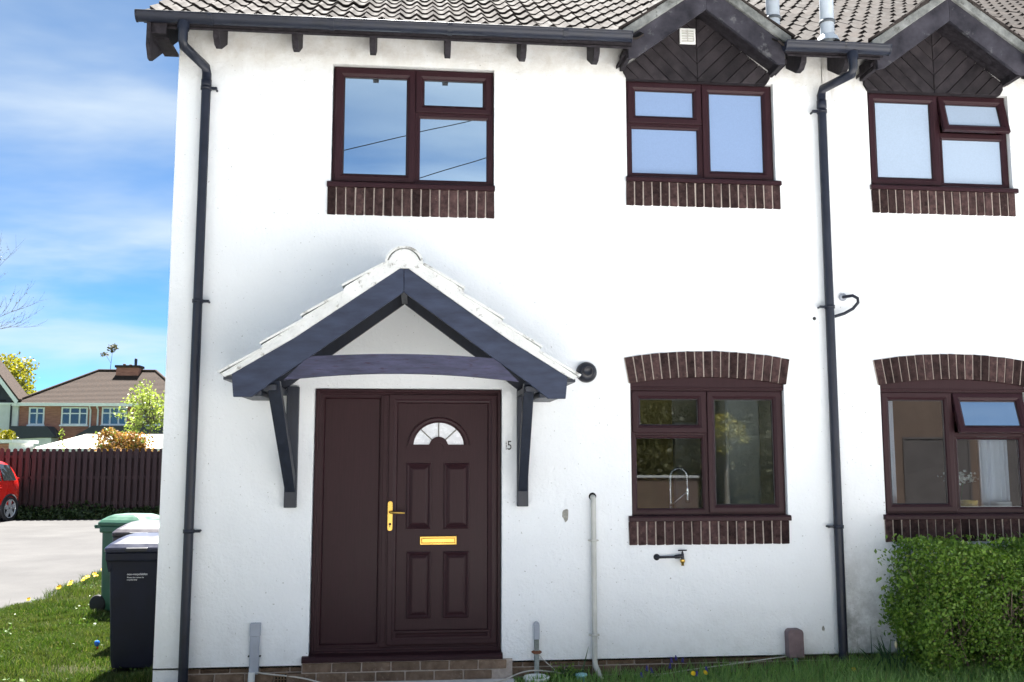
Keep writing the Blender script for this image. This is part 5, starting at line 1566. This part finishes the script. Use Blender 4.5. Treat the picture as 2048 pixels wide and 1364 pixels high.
# daffodil clump with faded heads beside the hedge
def strap(mb, base, tip, w, bend=.2):
    b0, t0 = Vector(base), Vector(tip); n = 6; side = (t0 - b0).cross(Vector((random.uniform(-1, 1), random.uniform(-1, 1), .2))).normalized()
    out = Vector((t0.x - b0.x, t0.y - b0.y, 0))
    vs = []
    for k in range(n + 1):
        s = k / n; p_ = b0.lerp(t0, s) + Vector((0, 0, 1)) * bend * math.sin(math.pi * s) * (t0 - b0).length * .4
        ww = w * (1 - s ** 2.5) * .5 + .0008
        vs += [p_ - side * ww, p_ + side * ww]
    mb.add(vs, [(2 * k, 2 * k + 1, 2 * k + 3, 2 * k + 2) for k in range(n)], True)
df = thing('daffodil_plant', 'clump of long strap leaves with faded cream flowers between drainpipe and hedge', 'plant', (3.75, -.25, 0))
mb = MB()
for k in range(46):
    bx, by = 3.74 + random.gauss(0, .10), -.25 + random.gauss(0, .06); L = random.uniform(.18, .40); a = random.uniform(-1, 1)
    strap(mb, (bx, by, 0), (bx + a * L * .55, by + random.uniform(-.12, .08), L * (1 - abs(a) * .35)), .013)
mb.build('leaves', M['strap'], df, fix=False)
for bx, tx, tz in ((3.84, 4.0, .385), (3.72, 3.72, .30)):
    st_ = MB().tube([(bx, -.27, 0), (bx + (tx - bx) * .5, -.29, tz * .6), (tx, -.31, tz), (tx + .03, -.32, tz - .008)], [.004, .0035, .003, .003], 6).build('stem', M['stem'], df)
    fh = MB().lathe([(0, .018), (.009, .012), (.013, -.006), (.010, -.026), (.003, -.036)], (tx + .034, -.322, tz - .028), 'z', 8)
    fh.build('faded_flower', M['petal_c'], df)
# a few stiff leaves left of the waste pipe
sl_ = thing('strap_leaf_plant', 'weedy clump with two stiff leaves left of the waste pipe', 'plant', (1.20, -.12, 0))
mb = MB()
strap(mb, (1.30, -.10, 0), (1.375, -.06, .245), .012, .0); strap(mb, (1.24, -.13, .0), (1.125, -.10, .145), .013, .25)
for k in range(40): bx = 1.22 + random.gauss(0, .055); strap(mb, (bx, -.12 + random.gauss(0, .03), 0), (bx + random.uniform(-.08, .08), -.13 + random.uniform(-.05, .05), random.uniform(.05, .125)), .008, .1)
mb.build('leaves', M['strap'], sl_, fix=False)
o = link(leaf_mesh('foliage', np.stack([1.20 + RNG.normal(size=500) * .075, -.12 + RNG.normal(size=500) * .03, np.abs(RNG.normal(size=500)) * .05 + .01], 1), .022, M['leaf_hedge'], .5), 'foliage', sl_)

tub = thing('plastic_tub', 'white plastic tub around the foot of the narrow cable cover', 'tub', (.955, -.13, 0))
MB().lathe([(.086, 0), (.094, .035), (.100, .040), (.102, .055), (.095, .060), (.088, .055), (.080, .03), (0, .028)], (.955, -.13, -.015), 'z', 28).build('tub_body', M['white_plastic'], tub)
M['teal_pale'] = pmat('pale_teal_plastic', (.25, .50, .55), .5, .2, 12)
drain = thing('plastic_cup', 'small pale teal plastic pot lying in the grass by the waste pipe', 'pot', (1.295, -.18, 0))
MB().lathe([(.030, 0), (.036, .045), (.045, .052), (.045, .066), (.034, .068), (.0, .060)], (1.295, -.18, 0), 'z', 18).build('pot_body', M['teal_pale'], drain)
M['cable'] = pmat('grey_white_cable', (.52, .49, .45), .6, .15)
def cable(label, pts, r=.0055):
    # smooth through the given points
    P = [Vector(p) for p in pts]; out = []
    for i in range(len(P) - 1):
        a, b = P[i], P[i + 1]; p0, p3 = P[max(i - 1, 0)], P[min(i + 2, len(P) - 1)]
        for k in range(6):
            t = k / 6; out.append(.5 * ((2 * a) + (b - p0) * t + (2 * p0 - 5 * a + 4 * b - p3) * t * t + (-p0 + 3 * a - 3 * b + p3) * t ** 3))
    out.append(P[-1])
    single(MB().tube(out, r, 8), 'cable', M['cable'], label, 'cable', tuple(P[0]))
cable('pale cable running from the left cable cover down to the doorstep', [(-1.16, -.035, .10), (-1.08, -.03, .085), (-.95, -.03, .07), (-.80, -.05, .05), (-.62, -.10, .018), (-.40, -.16, .016)])
cable('pale cable looping from the doorstep behind the white tub to the strap leaves', [(.62, -.18, .018), (.72, -.10, .022), (.84, -.05, .055), (.95, -.045, .070), (1.05, -.04, .060), (1.15, -.04, .045), (1.22, -.05, .02)])
cable('thin cable slanting up the plinth to the brown cover box', [(1.88, -.06, .01), (2.2, -.03, .045), (2.6, -.02, .085), (2.99, -.02, .128)], .0045)
cable('short stray wire hanging from the narrow cable cover', [(.985, -.04, .19), (1.02, -.05, .15), (1.09, -.06, .09), (1.14, -.05, .045)], .003)
M['ball_blue'] = pmat('blue_rubber', (.01, .12, .55), .3, .05)
ball = thing('toy_ball', 'tiny bright blue ball with a red end lying in the side lawn', 'ball', (-2.79, 1.45, 0))
MB().lathe([(0, -.03), (.016, -.022), (.024, 0), (.018, .018), (0, .028)], (-2.79, 1.45, .062), 'z', 14).build('ball_body', M['ball_blue'], ball)
M['red_rubber'] = pmat('red_rubber', (.4, .03, .02), .4, .05)
MB().lathe([(.005, 0), (.010, .014), (.006, .03)], (-2.785, 1.45, .005), 'z', 10).build('tail', M['red_rubber'], ball)

# ================================================================== things seen through the ground-floor windows
fc = thing('kitchen_tap', 'chrome spring-neck tap standing behind the kitchen window', 'tap', (2.175, .40, 1.05))
pts = [(2.178, .40, 1.05), (2.178, .40, 1.46)] + [(2.252 - .074 * math.cos(t), .40, 1.54 + .075 * math.sin(t)) for t in np.linspace(0, math.pi, 12)] + [(2.326, .40, 1.46)]
MB().tube(pts, .011, 10).build('tap_neck', M['chrome'], fc)
coil = []
for k in range(160):
    s = k / 159; i = min(int(s * (len(pts) - 1)), len(pts) - 2); f = s * (len(pts) - 1) - i
    p_ = Vector(pts[i]).lerp(Vector(pts[i + 1]), f); a = k * 1.5
    coil.append((p_.x + .014 * math.cos(a) * .8, p_.y + .014 * math.sin(a), p_.z + .004 * math.cos(a)))
MB().tube(coil, .003, 5).build('spring', M['chrome'], fc)
MB().lathe([(.012, 0), (.016, -.02), (.014, -.09), (.017, -.10), (.017, -.135), (0, -.135)], (2.326, .40, 1.46), 'z', 14).build('spray_head', M['chrome'], fc)
MB().lathe([(.028, 0), (.026, .02), (.015, .03), (.015, .25)], (2.178, .40, 1.05), 'z', 14).tube([(2.178, .40, 1.30), (2.178, .37, 1.31), (2.326, .39, 1.42)], .006, 6).build('tap_base', M['chrome'], fc)
M['curtain'] = pmat('white_curtain', (.62, .64, .70), .9, .06, 4)
def curtain(x0, x1, label):
    mb = MB(); n = 40; vs = []
    for k in range(n + 1):
        x = x0 + (x1 - x0) * k / n; y = .27 + .028 * math.sin(k * 1.15) + .012 * math.sin(k * 2.7)
        vs += [(x, y, 1.10), (x, y, 2.35)]
    mb.add(vs, [(2 * k, 2 * k + 2, 2 * k + 3, 2 * k + 1) for k in range(n)], True)
    single(mb, 'curtain', M['curtain'], label, 'curtain', ((x0 + x1) / 2, .27, 1.10), 'curtains in the right-hand ground-floor window', fix=False)
curtain(3.90, 4.13, 'white curtain hanging at the left side of the right-hand ground-floor window')
curtain(4.90, 5.16, 'white curtain hanging at the right side of the right-hand ground-floor window')
MB().box(3.75, 5.4, .13, .36, 1.20, 1.235).build('inner_sill', M['roomdark'], next_house)
M['mug'] = pmat('yellow_glaze', (.62, .42, .10), .3, .08)
single(MB().lathe([(0, 0), (.066, 0), (.070, .01), (.072, .10), (.066, .102), (.064, .01)], (4.77, .25, 1.300 - .06), 'z', 20), 'plant_pot', M['mug'], 'yellow pot on the inner sill of the right-hand ground-floor window', 'pot', (4.77, .25, 1.236))
single(MB().lathe([(0, 0), (.080, 0), (.082, .085), (.076, .09), (.07, .05), (0, .04)], (5.06, .24, 1.24), 'z', 20), 'tin', M['net'], 'pale tin beside the curtain in the right-hand ground-floor window', 'tin', (5.06, .24, 1.236))
fv = thing('flower_vase', 'vase of small white flowers behind the yellow pot in the window', 'vase', (4.80, .45, 1.05))
MB().lathe([(0, 0), (.04, 0), (.05, .10), (.03, .22), (.035, .25)], (4.80, .45, 1.05), 'z', 14).build('vase', M['roomdark'], fv)
link(leaf_mesh('blossom', np.stack([4.80 + RNG.normal(size=160) * .075, .45 + RNG.normal(size=160) * .03, 1.53 + RNG.normal(size=160) * .022], 1), .026, M['petal_w'], .9), 'blossom', fv)
MB().tube([(4.80, .45, 1.2), (4.77, .45, 1.5)], .004, 5).tube([(4.80, .45, 1.2), (4.85, .45, 1.52)], .004, 5).build('stalk', M['stem'], fv)
M['shade'] = pmat('dark_furniture', (.06, .035, .02), .5, .2)
single(MB().box(4.05, 4.75, 2.2, 2.7, .1, 2.0), 'cabinet', M['shade'], 'dark brown cabinet inside the right-hand ground-floor window', 'cabinet', (4.4, 2.45, .1), bevel=.01)

M['leaf_far'] = leaf_mat('olive_brown_leaf', (.035, .034, .014), (.055, .052, .02), .6, .15)
# ================================================================== across the road (seen only as reflections in the panes, apart from the added row of houses)
tree('round_tree', 'yellow-green round topped tree reflected in the kitchen window', 'tree', (9.6, -21, 0), (9.6, -21, 2.45), (.70, .70, .75), 3200, 30, .12, M['leaf_yellow'], .09, .35)
p = np.stack([RNG.uniform(-14, 12.6, 40000), RNG.uniform(-22.6, -22.0, 40000), RNG.random(40000) ** .8 * 4.5], 1)
p[:, 2] *= (.72 + .35 * soft(p[:, 0], p[:, 1] * .3, .8))
M['hedge_core'] = pmat('dense_hedge_core', (.035, .034, .014), .95, .3, 2, .4, 8, .1, col2=(.05, .048, .02))
hd = single(MB(), 'hedgerow', None, 'tall dark hedgerow across the road reflected in the windows', 'hedge', (10, -22.7, 0))
hd.data = leaf_mesh('hedgerow', p - np.array([10, -22.7, 0]), .15, M['leaf_far'], .8)
MB().box(-14, 12.6, -24.2, -22.45, -.1, 4.0).build('hedge_core', M['hedge_core'], hd)
M['wall_far'] = pmat('brown_brick', (.06, .035, .025), .9, .25, 3)
gw = thing('garden_wall', 'low red brick garden wall across the road reflected in the windows', 'wall', (3, -19.5, 0))
MB().box(-6, 8.2, -19.6, -19.4, -.1, 1.05).build('wall_body', M['wall_far'], gw)
MB().box(-6.03, 8.23, -19.66, -19.34, 1.05, 1.11).build('coping', M['road'], gw)
for k, (a, b_) in enumerate((((-9.0, 8.95), (12.0, 15.0)), ((-9.0, 6.95), (12.0, 14.4)))):
    mb = MB(); n = 16; pts = []
    for i in range(n + 1):
        s = i / n; pts.append((a[0] + (b_[0] - a[0]) * s, -20.0, a[1] + (b_[1] - a[1]) * s - .25 * math.sin(math.pi * s)))
    M['wire'] = pmat('black_cable_sheath', (.008, .008, .008), .95, .05, spec=0.)
    single(mb.tube(pts, .014, 6), 'overhead_wire', M['wire'], ('upper' if k == 0 else 'lower') + ' of two overhead wires reflected in the left upper window', 'wire', (a[0], -20.0, a[1]), 'overhead wires across the road')

# unseen white houses added so their sunlit fronts bounce light onto the front wall
op = thing('bounce_terrace', 'added unseen row of white houses that bounces light back across the road', 'houses', (8, -29, 0))
MB().box(-26, 44, -37, -29, -.1, 8.4).build('wall', M['far_render'], op)
MB().prism([(-28.6, 8.35), (-33, 11.0), (-37.4, 8.35)], 'x', -26.3, 44.3).build('roof', M['far_roof'], op)
for k in range(12):
    for z0_ in (4.0, 6.6):
        x0_ = -23 + k * 5.6
        w_ = MB().rloft(x0_, x0_ + 1.5, z0_, z0_ + 1.2, [(0, -29.0), (0, -28.94), (.08, -28.94), (.085, -28.98)]).build('window', M['far_white'], op)
        MB().box(x0_ + .085, x0_ + 1.415, -28.99, -28.975, z0_ + .085, z0_ + 1.115).build('pane', M['far_glass'], w_)

gb = thing('garage_block', 'long low brown brick garages across the road reflected in the right-hand window', 'garages', (24, -23, 0))
M['garage_brick'] = pmat('dull_brown_garage_brick', (.085, .055, .040), .9, .2, 2)
M['garage_door'] = pmat('faded_garage_door', (.055, .045, .042), .7, .15, 2)
MB().box(12.9, 36, -27, -23, -.1, 4.0).build('wall', M['garage_brick'], gb)
MB().box(12.8, 36.1, -27.1, -22.85, 4.0, 4.3).build('roof_edge', M['far_white'], gb)
for k in range(8):
    MB().rloft(13.6 + k * 2.8, 16.0 + k * 2.8, 0, 2.3, [(0, -23.0), (0, -22.96), (.07, -22.96), (.08, -22.985)], cap=True).build('garage_door', M['garage_door'], gb)
